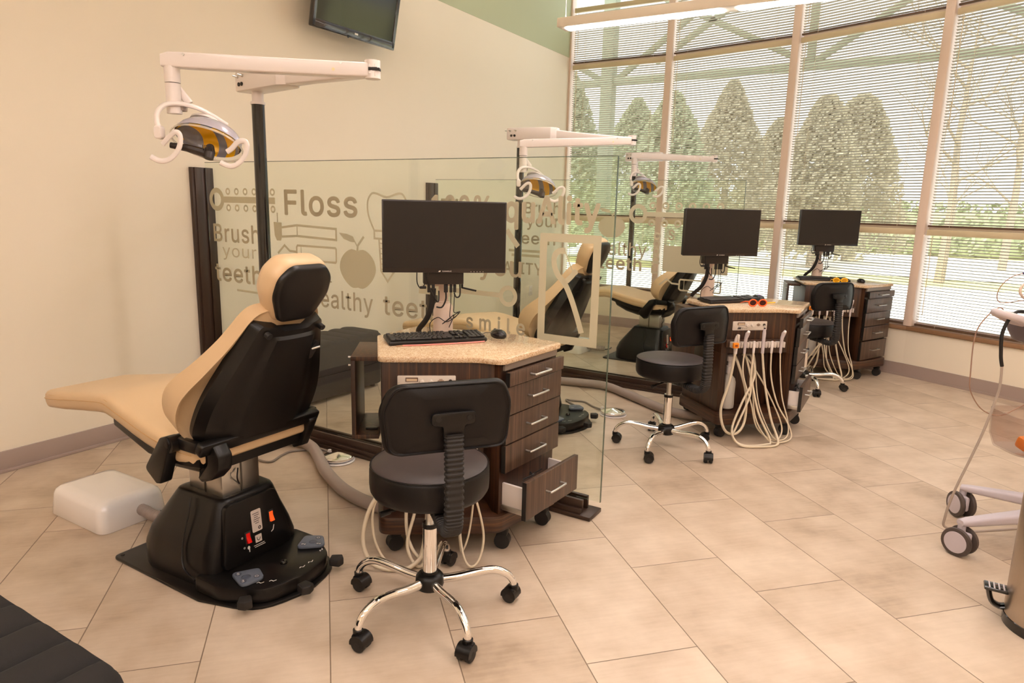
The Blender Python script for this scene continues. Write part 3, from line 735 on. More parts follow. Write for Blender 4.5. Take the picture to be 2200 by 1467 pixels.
    for sy in (-1, 1):
        br = rpoly([(-.045, .485), (.06, .620), (.10, .633), (.118, .605), (.05, .445), (.02, .44)], [.02, .02, .015, .015, .02, .015], 4)
        MB().prism(br, -.022, .022, .005, xz @ T(0, 0, -sy*.283)).build('arm_bracket', blk, t)
        ck = MB(); ck.cyl((.10, sy*.245, .60), (.10, sy*.30, .60), .030, n=22); ck.cyl((.10, sy*.30, .60), (.10, sy*.306, .60), .010, n=14); ck.box((.165, sy*.262, .602), (.12, .03, .045), .01); ck.build('hinge_pivot', blk, t)
        if sy < 0:
            sk = rpoly([(x_-.015, .622+(z_-.605)*.69) for x_, z_ in ((.20, .605), (.262, .60), (.30, .53), (.295, .455), (.25, .395), (.195, .365), (.172, .385), (.20, .43), (.232, .48), (.232, .54), (.21, .575))], [.012, .02, .04, .05, .04, .02, .01, .03, .03, .03, .01], 4)
            MB().prism(sk, -.03, .03, .008, xz @ T(0, 0, .205)).build('hinge_cover', blk, t)
        else:
            MB().prism(rpoly([(.13, .50), (.235, .60), (.26, .59), (.20, .47), (.15, .45)], .012, 4), -.02, .02, .005, xz @ T(0, 0, -.225)).build('hinge_cover', blk, t)
    # headrest
    ah = R(66); uh = Vector((math.cos(ah), 0, math.sin(ah))); nh = Vector((math.sin(ah), 0, -math.cos(ah)))
    Mh = axes((.472, -.015, 1.145), (0, 1, 0), uh, nh)
    MB().box((0, -.125, -.012), (.05, .12, .012), .003, Mh).build('headrest_bar', alu, t)
    hp = rpoly([(-.072, -.112), (.072, -.112), (.122, -.01), (.118, .06), (.075, .108), (-.075, .108), (-.118, .06), (-.122, -.01)], [.04, .04, .09, .06, .06, .06, .06, .09], 6)
    hr = []
    for z, k in ((.0, .97), (-.015, 1.03), (-.035, 1.05), (-.065, 1.02), (-.088, .92), (-.099, .76), (-.103, .45)): hr.append([(p[0]*k, p[1]*k, z) for p in hp])
    MB().loft(hr, M=Mh).build('headrest_cushion', leather, t, ang=75)
    hb = []
    for z, k in ((-.004, .99), (.004, 1.0), (.012, .985), (.018, .95), (.022, .86), (.024, .6)): hb.append([(p[0]*k*.97, p[1]*k*.97, z) for p in hp])
    MB().loft(hb, M=Mh).build('headrest_shell', blk, t, ang=75)
    MB().tube(spline([(.11, -.03, .43), (.13, -.05, .40), (.10, -.02, .36)], 5), .003, 6).build('control_cable', cable_b, t)
    return t
ch1 = make_chair('tan treatment chair nearest the camera with black back shell and foot deck')
ch2 = copy_tree(ch1); ch2.location = (1.80, 4.03, 0); ch2['label'] = 'tan treatment chair seen through the first glass partition behind the floss pick frame'
ch3 = copy_tree(ch1); ch3.location = (1.83, 6.40, 0); ch3['label'] = 'farthest tan treatment chair, before the window sill beyond the second partition'

# ------------------------------------------------------------------ dental lights
def make_light(label, loc=(1.28, 2.27, 0), K=(.85, -.15), Dp=(.185, -.55), zk=0.0, zd=0.0):
    t = tag(empty('dental_light', loc), label, 'examination light', 'dental lights on poles')
    K = Vector((*K, 0)); Dp = Vector((*Dp, 0))
    p = MB().cyl((0, 0, .42), (0, 0, 1.885), .0295, n=28).build('pole', blkg, t)
    MB().tube(spline([(0, 0, .45), (.08, -.13, .45), (.20, -.31, .46), (.262, -.398, .466)], 5), .028, 14).build('mounting_arm', blk, t)
    c = MB(); c.cyl((0, 0, 1.885), (0, 0, 1.897), .033, n=28); c.cyl((0, 0, 1.897), (0, 0, 1.95), .026, n=24); c.build('pole_collar', plast_w, t)
    d = K.normalized(); Mx = axes((0, 0, 0), d, Vector((-d.y, d.x, 0)), (0, 0, 1))
    bx = MB().prism(rpoly([(-.095, -.06), (.26, -.06), (.30, -.035), (.30, .035), (.26, .06), (-.095, .06)], .012, 3), 1.942, 2.03, .008, Mx).build('control_box', plast_w, t)
    sw = MB()
    fx = -.095
    for y, z in ((-.035, 2.008), (.0, 2.012)): sw.cyl((fx, y, z), (fx-.006, y, z), .007, n=12, M=Mx); sw.cyl((fx-.004, y, z), (fx-.022, y-.004, z+.002), .003, n=8, M=Mx)
    sw.build('toggle_switch', alu, bx)
    # controls are on the side that faces the entrance
    sb = MB()
    for x, z in ((-.055, 1.972), (-.028, 1.972)): sb.cyl((x, -.06, z), (x, -.064, z), .009, n=16, M=Mx)
    sb.build('fuse_cap', blkm, bx)
    tg = MB()
    for x, z in ((-.065, 2.006), (-.02, 2.008)): tg.cyl((x, -.06, z), (x, -.065, z), .007, n=14, M=Mx); tg.cyl((x, -.063, z), (x-.004, -.083, z+.003), .003, n=8, M=Mx)
    tg.build('toggle_switch', alu, bx)
    L1 = K.length
    MB().loft([[(x, y, z) for y, z in rrect(w, h, .008, 3, (0, zc))] for x, w, h, zc in ((.2, .075, .075, 1.985), (.45, .062, .062, 1.972+zk*.5), (L1-.06, .052, .05, 1.952+zk), (L1-.02, .05, .05, 1.95+zk))], M=Mx).build('lower_arm', plast_w, t)
    kn = MB(); kn.cyl((L1, 0, 1.918+zk), (L1, 0, 1.985+zk), .030, n=24, M=Mx); kn.build('knuckle', plast_w, t)
    e = (Dp-K); L2 = e.length; e.normalize(); Mu = axes(K, e, Vector((-e.y, e.x, 0)), (0, 0, 1)); sl = lambda x: zk + (zd-zk)*max(0, min(1, x/L2))
    MB().loft([[(x, y, z) for y, z in rrect(.055, h, .007, 3, (0, zc+sl(x)))] for x, h, zc in ((-.015, .052, 1.948), (.10, .054, 1.950), (.4, .056, 1.957), (L2-.06, .057, 1.966), (L2-.0, .055, 1.968), (L2+.03, .045, 1.964))], M=Mu).build('upper_arm', plast_w, t)
    kc = MB(); kc.box((-.006, .0285, 1.951+zk), (.034, .003, .013), .001, Mu); kc.box((-.022, .012, 1.951+zk), (.02, .034, .010), .002, Mu); kc.build('knuckle_slot', blkm, t)
    sc = MB()
    for x, z in ((.115, 1.970), (L2-.06, 1.985)): sc.cyl((x, .0275, z+sl(x)), (x, .031, z+sl(x)), .005, n=12, M=Mu)
    for x, z in ((.006, 1.965), (.006, 1.937)): sc.cyl((x, .0275, z+zk), (x, .030, z+zk), .003, n=10, M=Mu)
    sc.build('arm_screw', alu, t)
    MB().cyl((.145, .0275, 1.946+sl(.14)), (.145, .0285, 1.946+sl(.14)), .006, n=14, M=Mu).build('arm_cap', mat('ivory_cap', '#E4D8A8', .4), t)
    dt = MB(); dt.cyl((*Dp.xy, 1.885+zd), (*Dp.xy, 1.945+zd), .029, n=24); dt.cyl((*Dp.xy, 1.77+zd), (*Dp.xy, 1.882+zd), .0275, n=24)
    dt.build('drop_tube', plast_w, t)
    # head frame: x to the right of the picture, y away, z up
    h = empty('lamp_head', Dp + Vector((.105, .085, 1.655+zd))); h.parent = t
    bpy.context.view_layer.update(); h.matrix_parent_inverse = Matrix.Identity(4)
    H = axes((0, 0, 0), (.859, .512, 0), (-.512, .859, 0), (0, 0, 1)); s = .00195
    q = lambda px, pz, y=0: Vector(((px-465)*s, y, (322-pz)*s))
    Z2 = lambda zx, zy, y=0: q(350+zx/9.17, 220+zy/9.17, y)
    MB().tube([q(392, 200), q(423, 242)], [.013, .016], 8, H, flat=.6).build('bracket_strut', plast_w, h)
    MB().loft([[H @ (Vector((x, y, 0)) + q(402, pz)) for x, y in rrect(w, .05, .01, 3)] for pz, w in ((246, .05), (256, .044))]).build('tube_end', mat('tube_end_grey', '#A8988C', .5), h)
    MB().tube(spline([Z2(300, 700, -.09), Z2(255, 600, -.09), Z2(255, 430, -.085), Z2(330, 290, -.07), Z2(470, 230, -.05), Z2(650, 230, -.02), Z2(850, 290, .02), Z2(1050, 420, .06), Z2(1180, 520, .085)], 5), .0105, 10, H, flat=.75).build('yoke', plast_w, h)
    pv = MB(); pv.loft([[Vector((p[0], y, p[1])) + Z2(290, 760) for p in rrect(.03*k, .05*k, .012*k, 4)] for y, k in ((-.11, .8), (-.105, 1), (-.08, 1), (-.075, .9))], M=H); pv.build('pivot_cap', plast_w, h)
    # reflector dish
    nrm = Vector((-.10, -.58, -.80)).normalized(); xr = Vector((.955, .06, -.27)); xr = (xr - nrm*xr.dot(nrm)).normalized(); yr = nrm.cross(xr)
    Md = H @ axes(Z2(960, 870), xr, yr, nrm)
    def dish(r0, dep, z0, n=40, a=1.0, b=.72):
        return [[(a*r*math.cos(2*math.pi*k/n), b*r*math.sin(2*math.pi*k/n), z) for k in range(n)] for r, z in [(r0*math.sin(i/8*math.pi/2), z0-dep*math.cos(i/8*math.pi/2)) for i in range(1, 9)]]
    MB().loft(dish(.122, .075, .0), (True, False), Md).build('reflector', refl_m, h)
    MB().loft(dish(.128, .082, -.008), (True, False), Md).build('reflector_housing', mat('silver_lilac', '#B9B4BE', .22, .3), h)
    rg = dish(.140, .030, .005)[3:] + [[(x*.985, y*.985, .012) for x, y, z in dish(.140, .03, .005)[-1]]]
    MB().loft(rg, (False, False), Md).build('clear_shield', clear_m, h)
    MB().loft([[(x*k, y*k, z) for x, y, _ in dish(.14, .03, 0)[-1]] for k, z in ((1.0, .004), (1.012, .008), (1.0, .014), (.97, .012))], (False, False), Md).build('shield_rim', mat('clear_rim', '#DCD2C4', .15, alpha=.45), h)
    cp = MB(); cp.loft([[(-.035+r*math.cos(2*math.pi*k/24), r*.7*math.sin(2*math.pi*k/24), z) for k in range(24)] for r, z in ((.060, -.088), (.058, -.098), (.045, -.108), (.02, -.112))], M=Md); cp.build('rear_cover', plast_w, h)
    ba = MB().tube([Z2(420, 970, -.07), Z2(700, 1010, -.06), Z2(960, 1080, -.05), Z2(1080, 1130, -.045)], [.011, .014, .017, .020], 8, H, flat=1.0).build('bulb_arm', mat('dark_brown_plastic', '#2E2520', .4), h)
    bh = MB(); bh.tube([Z2(1070, 960, -.03), Z2(1090, 1070, -.05), Z2(1080, 1190, -.06)], [.014, .021, .018], 14, H)
    for k in range(6): bh.box(tuple(Z2(1020+30*k, 1000, -.073+.002*k)), (.0022, .006, .022), .0005, H)
    bh.build('bulb_cap', mat('dark_brown_plastic', '#2E2520', .4), h)
    for P in ([(350, 970), (420, 900), (500, 820), (590, 758), (660, 770), (690, 850), (670, 990), (600, 1120), (490, 1220), (370, 1262), (260, 1250), (150, 1190)],
              [(1430, 1060), (1520, 1000), (1620, 900), (1710, 862), (1790, 880), (1810, 970), (1770, 1110), (1690, 1220), (1580, 1300), (1470, 1315), (1320, 1255)]):
        yy = -.10 if P[0][0] < 1000 else -.06
        MB().tube(spline([Z2(a, b, yy-.012*i/len(P)) for i, (a, b) in enumerate(P)], 4), .0105, 10, H, flat=.62).build('handle', plast_w, h)
    return t
li1 = make_light('nearest white dental light arm on a black pole above the front treatment chair')
li2 = make_light('middle white dental light on a black pole behind the quality lettering', (1.285, 4.70, 0), (.855, .12), (.235, -.36), -.02, -.085)
li3 = make_light('farthest white dental light standing before the window blinds', (1.285, 7.11, 0), (.86, -.10), (.165, -.455))

# ------------------------------------------------------------------ instrument carts
def make_cart(label):
    """local frame: x along the front edge, y away from the operator, origin under the front left corner of the worktop"""
    t = tag(empty('instrument_cart'), label, 'cart', 'mobile instrument carts')
    top = rpoly([(0, 0), (.40, -.005), (.50, -.055), (.80, .305), (.60, .51), (.13, .715), (-.045, .456)], [.035, .12, .05, .035, .03, .03, .03], 5)
    MB().prism(top, .822, .847, .006).build('worktop', granite, t)
    base = rpoly([(0, -.035), (.50, -.045), (.80, .255), (.58, .49), (.13, .69), (-.05, .44)], [.05, .07, .05, .03, .03, .03], 5)
    MB().prism(base, .095, .172, .008).build('base_platform', zebrah, t)
    up = [(.015, .012), (.47, .012), (.495, -.02), (.77, .305), (.59, .495), (.13, .695), (-.03, .45)]
    b = MB(); b.prism(up, .56, .822, .001)
    b.prism([(.065, .17), (.44, .17), (.47, .012), (.495, -.02), (.77, .305), (.59, .495), (.13, .695), (-.03, .45), (.015, .012), (.065, .02)], .172, .56, .001)
    b.build('carcass', zebra, t)
    # drawers on the angled right face
    F = axes((.497, -.020, 0), Vector((.275, .325, 0)).normalized(), Vector((-.325, .275, 0)).normalized(), (0, 0, 1)); W_ = .4257
    for k, (z0, z1, pull) in enumerate(((.733, .790, .02), (.608, .727, .01), (.484, .602, .006), (.360, .478, .006), (.180, .345, .0))):
        d = MB(); d.box((W_/2, -.012-pull, (z0+z1)/2), (W_-.004, .02, z1-z0), .0015, F)
        o = d.build('drawer', drawer_m, t)
        eb = MB(); eb.box((-.0005, -.012-pull, (z0+z1)/2), (.003, .0205, z1-z0+.0008), 0, F); eb.build('edge_band', mat('black_edge_band', '#0D0A09', .3), o)
        zc = (z0+z1)/2
        h = MB().tube(spline([(W_*.36, -.022-pull, zc), (W_*.36, -.045-pull, zc), (W_*.38, -.05-pull, zc), (W_*.62, -.05-pull, zc), (W_*.64, -.045-pull, zc), (W_*.64, -.022-pull, zc)], 4), .0048, 10, F).build('handle', alu, o)
    MB().box((W_/2, -.003, .806), (W_-.02, .012, .026), 0, F).build('worktop_rail', mat('rail_taupe', '#8A7C70', .4), t)
    # control panel
    p = MB().prism(rrect(.235, .058, .005, 3, (.195, .738)), .0, .004, .001, axes((0, .012, 0), (1, 0, 0), (0, 0, 1), (0, -1, 0))).build('control_panel', mat('panel_aluminium', '#DCD2C6', .35, .3), t)
    fm = axes((0, .0075, 0), (1, 0, 0), (0, 0, 1), (0, -1, 0))
    g = MB(); g.box((.135, .751, .001), (.05, .017, .003), .001, fm); g.build('gauge_frame', mat('gauge_brown', '#5B3E2C', .4), p)
    g = MB(); g.box((.135, .750, .003), (.043, .010, .002), 0, fm); g.build('gauge_window', mat('gauge_cream', '#CDB596', .3), p)
    for x, m in ((.175, 0), (.212, 0)):
        MB().lathe([(.0105, 0), (.0105, .008), (.008, .011), (0, .011)], 20, fm @ T(x, .741, 0)).build('regulator_knob', mat('panel_aluminium', '#DCD2C6', .35, .3), p)
    q = MB(); q.box((.252, .745, .002), (.014, .018, .004), .004, fm); q.box((.252, .745, .002), (.026, .008, .004), .003, fm); q.build('selector_knob', mat('selector_tan', '#9C8572', .4), p)
    q = MB(); q.cyl((.291, .745, 0), (.291, .745, .006), .0075, n=16, M=fm); q.build('toggle_nut', mat('dark_nut', '#3C332D', .3, .6), p)
    MB().cyl((.291, .743, .004), (.291, .734, .018), .003, n=8, M=fm).build('toggle_lever', alu, p)
    q = MB(); q.add([(.108, .716, .0), (.135, .716, 0), (.133, .732, 0), (.116, .732, 0)], [(0, 1, 2, 3)], fm @ T(0, 0, .0002)); 
    q.build('panel_emblem', mat('panel_ink', '#3A3432', .5), p, flat=True)
    q = MB(); flat_line(q, spline([(.109, .718), (.117, .726), (.132, .730)], 4), .0018, fm @ T(0, 0, .0004)); q.build('emblem_stroke', label_m, p, flat=True)
    q = MB(); text_box(q, 'ils', .1335, .152, .716, .732, fm @ Matrix(((1, .2, 0, -.146), (0, 1, 0, 0), (0, 0, 1, .0003), (0, 0, 0, 1)))) ; text_box(q, 'Dental', .155, .178, .7165, .723, fm @ T(0, 0, .0003)); q.build('panel_lettering', mat('panel_ink', '#3A3432', .5), p, flat=True)
    q = MB()
    for x in (.083, .306): q.cyl((x, .738, 0), (x, .738, .001), .0025, n=10, M=fm)
    q.build('panel_screw', alu, p)
    # instrument holder bar
    hb = MB().box((.235, -.004, .628), (.40, .022, .05), .004).build('holder_bar', zebra, t)
    for k in range(6):
        x = .08+.062*k; c = MB()
        P = rpoly([(-.019, -.016), (-.008, .006), (.008, .006), (.019, -.016), (.026, -.016), (.026, .024), (-.026, .024), (-.026, -.016)], .004, 2)
        c.prism(P, .606, .642, .002, T(x, -.040, 0)); c.build('instrument_clip', mat('clip_grey', '#CFC3B8', .4), t)
    # casters
    for x, y, a in ((.06, .03, .4), (.52, .025, -.3), (.725, .235, -.5), (.10, .60, .2)):
        k = MB(); M = T(x, y, 0) @ RZ(a)
        k.cyl((0, -.02, .034), (0, .02, .034), .034, n=22, M=M); c = k.build('caster', blkm, t)
        f = MB(); f.box((0, 0, .077), (.05, .046, .036), .01, M); f.tube([(0, 0, .07), (0, 0, .096)], .018, 14, M); f.build('caster_fork', blk, c)
    # open box hung on the left side
    bx = MB(); x0, x1, y0, y1, z0, z1 = -.125, -.012, .14, .46, .455, .815; th = .018
    bx.box(((x0+x1)/2, (y0+y1)/2, z1-th/2), (x1-x0, y1-y0, th), .001); bx.box(((x0+x1)/2, (y0+y1)/2, z0+th/2), (x1-x0, y1-y0, th), .001)
    bx.box((x0+th/2, (y0+y1)/2, (z0+z1)/2), (th, y1-y0, z1-z0-2*th), .001)
    bx.build('side_box', zebra, t)
    s_ = MB()
    for z in (.81, .775): s_.cyl((x0, .16, z), (x0-.012, .16, z), .004, n=10)
    s_.build('box_knob', alu, t)
    MB().box((-.05, .22, z0+th+.004), (.05, .02, .008), .001).build('box_clip', blk, t)
    return t
CA = [((2.225, 2.02), R(36.5)), ((3.0, 4.345), R(41)), ((3.15, 6.58), R(16))]
cart1 = make_cart('nearest dark wood instrument cart with its bottom drawer pulled open')
cart1.location = (*CA[0][0], 0); cart1.rotation_euler.z = CA[0][1]
WHERE = ['nearest', 'middle', 'farthest']
carts = [cart1]
for i in (1, 2):
    c = copy_tree(cart1); c.location = (*CA[i][0], 0); c.rotation_euler.z = CA[i][1]; carts.append(c)
carts[1]['label'] = 'middle dark wood instrument cart with white bottle and loops of cream hoses'
carts[2]['label'] = 'farthest dark wood instrument cart under the rightmost monitor near the window'
bpy.context.view_layer.update()
def pulled(c, dist):
    """the bottom drawer slid out by dist, its white side and dark inside showing"""
    d = [o for o in c.children if o.name.startswith('drawer')]; d = sorted(d, key=lambda o: min(v.co.z for v in o.data.vertices))[0]
    n = Vector((.325, -.275, 0)).normalized() * dist
    F = axes((.497, -.020, 0), Vector((.275, .325, 0)).normalized(), Vector((-.325, .275, 0)).normalized(), (0, 0, 1)); W_ = .4257
    sd = MB(); L = dist+.01
    sd.box((.03, L/2, .245), (.012, L, .12), 0, F); sd.box((W_-.03, L/2, .245), (.012, L, .12), 0, F); sd.box((W_/2, L/2, .19), (W_-.05, L, .01), 0, F); 
    b = sd.build('drawer_box', plast_w, d)
    r = MB(); r.box((.022, L/2, .20), (.008, L, .02), .001, F); r.build('drawer_runner', alu, d)
    c2 = MB(); c2.tube(spline([(.12, L*.6, .30), (.16, L*.4, .315), (.2, L*.6, .30), (.25, L*.5, .31)], 4), .003, 6, F); c2.tube(spline([(.14, L*.3, .30), (.17, L*.55, .318), (.19, L*.7, .30)], 4), .003, 6, F); c2.build('coiled_cord', cable_b, d)
    d.location = n
pulled(carts[0], .115); pulled(carts[1], .06)

def on_cart(i, x, y, z, rz=0):
    M = T(*CA[i][0], 0) @ RZ(CA[i][1]); p = M @ Vector((x, y, z)); return p, CA[i][1]+rz
# ------------------------------------------------------------------ hand instruments with their hoses
def instrument(i, k, kind, path, rad, label):
    x = .08+.062*k; M = T(x, -.048, .60); b = MB(); c = carts[i]
    if kind == 'syringe':
        b.tube([(0, 0, -.03), (0, 0, .03), (0, -.004, .07), (.004, -.012, .10), (.008, -.02, .118)], [.008, .009, .011, .013, .008], 12, M); m = grey_pl
    elif kind == 'suction':
        b.tube([(0, 0, -.03), (0, 0, .02), (.0, 0, .06), (.005, 0, .085)], [.011, .013, .012, .009], 12, M); m = plast_w
    elif kind == 'motor':
        b.tube([(0, 0, -.03), (0, 0, .05), (0, 0, .10), (0, 0, .128)], [.010, .0105, .011, .008], 14, M); m = grey_pl
    else:
        b.tube([(0, 0, -.03), (0, 0, .02), (0, 0, .05)], [.007, .009, .006], 12, M); m = plast_w
    t = b.build('hand_instrument', m, c); t['label'] = label
    if kind == 'syringe': MB().ell((.004, -.022, .11), (.009, .012, .009), M).build('button', plast_w, t)
    if kind == 'suction': MB().box((.006, -.008, .07), (.016, .02, .05), .004, M).build('valve_lever', mat('clip_grey', '#CFC3B8', .4), t)
    if kind == 'motor': MB().cyl((0, 0, .128), (0, 0, .135), .006, n=12, M=M).build('coupling', blkm, t)
    MB().tube(spline([(x, -.048, .575)] + path, 7), rad, 10).build('hose', hose_m, t)
H2 = [[(.05, -.075, .40), (-.005, -.10, .22), (.02, -.13, .09), (.10, -.13, .065), (.165, -.10, .14), (.175, -.06, .32), (.13, .0, .50), (.13, .06, .54)],
      [(.14, -.07, .44), (.20, -.10, .25), (.24, -.13, .10), (.33, -.16, .025), (.40, -.14, .03), (.42, -.10, .12), (.30, -.06, .36), (.20, .02, .53), (.2, .06, .54)],
      [(.19, -.08, .40), (.185, -.10, .30), (.10, -.14, .13), (.06, -.17, .05), (.12, -.22, .012), (.26, -.22, .012), (.31, -.19, .03), (.24, -.13, .20), (.20, -.06, .42), (.19, .02, .54), (.19, .06, .54)],
      [(.29, -.08, .38), (.33, -.13, .16), (.355, -.19, .05), (.33, -.24, .012), (.20, -.26, .012), (.09, -.22, .016), (.05, -.17, .10), (.13, -.11, .26), (.225, -.06, .42), (.235, .02, .53), (.22, .06, .54)],
      [(.335, -.07, .42), (.38, -.10, .25), (.46, -.13, .11), (.47, -.16, .03), (.38, -.19, .012), (.30, -.18, .03), (.23, -.12, .16), (.22, -.06, .36), (.25, .02, .53), (.26, .06, .54)],
      [(.40, -.065, .44), (.42, -.085, .28), (.455, -.12, .14), (.45, -.15, .05), (.39, -.17, .02), (.33, -.15, .06), (.26, -.08, .25), (.25, .0, .50), (.27, .06, .54)]]
H1 = [[(.06, -.09, .40), (-.03, -.11, .24), (-.055, -.14, .12), (-.02, -.17, .035), (.06, -.19, .012), (.14, -.18, .02), (.19, -.15, .08), (.20, -.10, .22), (.19, .0, .50), (.2, .06, .54)],
      [(.14, -.08, .42), (.0, -.10, .28), (-.015, -.12, .14), (.03, -.15, .04), (.10, -.17, .012), (.17, -.15, .04), (.20, -.08, .25), (.2, .0, .5), (.22, .06, .54)],
      [(.19, -.07, .42), (.15, -.09, .22), (.12, -.12, .10), (.14, -.15, .03), (.18, -.16, .014), (.215, -.12, .12), (.23, -.05, .34), (.24, .02, .52), (.24, .06, .54)],
      [(.28, -.07, .42), (.26, -.09, .25), (.21, -.12, .10), (.17, -.14, .04), (.12, -.10, .12), (.12, -.05, .3), (.17, .02, .52), (.18, .06, .54)],
      [(.35, -.07, .42), (.40, -.09, .26), (.43, -.12, .12), (.41, -.16, .03), (.37, -.18, .014), (.34, -.14, .08), (.32, -.07, .28), (.28, .0, .5), (.28, .06, .54)],
      [(.40, -.06, .44), (.39, -.08, .28), (.37, -.10, .12), (.34, -.12, .05), (.33, -.10, .12), (.31, -.06, .28), (.28, .0, .48), (.26, .06, .54)]]
KIND = ['suction', 'syringe', 'stub', 'motor', 'stub', 'syringe']; RAD = [.0085, .005, .0068, .0072, .005, .0042]
DESC = ['thick suction handpiece', 'angled grey syringe', 'short white handpiece', 'straight grey motor handpiece', 'short pointed white handpiece', 'grey syringe with white button']
ORD = ['leftmost', 'second from the left', 'third from the left', 'fourth from the left', 'fifth from the left', 'rightmost']
for i in range(3):
    for k in range(6):
        pth = [(x, y if y > -.03 else (y*.86 if i < 2 else -.03+(y+.03)*.5), z) for x, y, z in (H1 if i == 0 else H2)[k]]
        if i == 2: pth = [(x+.012*math.sin(k*2+j), y, z) for j, (x, y, z) in enumerate(pth)]
        instrument(i, k, KIND[k] if not (i == 0 and k in (3, 4)) else ('syringe' if k == 4 else 'motor'), pth, RAD[k], '%s on a cream hose' % (DESC[k] if not (i == 0 and k == 4) else 'white button syringe'))
    p, a = on_cart(i, .066 if i else .40, -.072, .612 if i else .62)
    if i == 0: p, a = on_cart(0, .485, -.082, .60)
    t = tag(empty('orange_clip', p, a), 'small orange clip on the holder of the %s cart' % WHERE[i], 'clip', 'orange clips on the cart holders')
    MB().box((0, 0, .016), (.036, .02, .034), .004).build('clip_body', orange, t); MB().box((0, -.0105, .016), (.018, .001, .012), 0, T(0, 0, 0) @ RY(.0)).build('printed_mark', mat('brown_print', '#8A3B0E', .5), t)
    # water bottle hanging in the niche
    p, a = on_cart(i, .118, .078, .176)
    t = tag(empty('water_bottle', p, a), 'milky white water bottle hanging in the niche of the %s cart' % WHERE[i], 'bottle', 'water bottles of the carts')
    MB().lathe([(.0, .006), (.032, .0), (.045, .009), (.047, .03), (.045, .09), (.047, .15), (.0465, .18), (.040, .205), (.024, .222), (.016, .232), (.015, .245)], 30).build('bottle_body', bottle_m, t)
    MB().lathe([(.0205, .238), (.0215, .285), (.015, .29), (.013, .315), (.024, .32), (.024, .352), (.012, .36), (0, .36)], 24).build('bottle_cap', plast_w, t)
    g = MB().cyl((.02, -.008, .338), (.034, -.018, .338), .0145, n=18).build('pressure_gauge', plast_w, t)
    MB().cyl((.034, -.018, .338), (.036, -.0195, .338), .012, n=18).build('gauge_dial', blkm, g)
    MB().box((-.005, .03, .345), (.06, .05, .008), .002).build('bottle_bracket', alu, t)

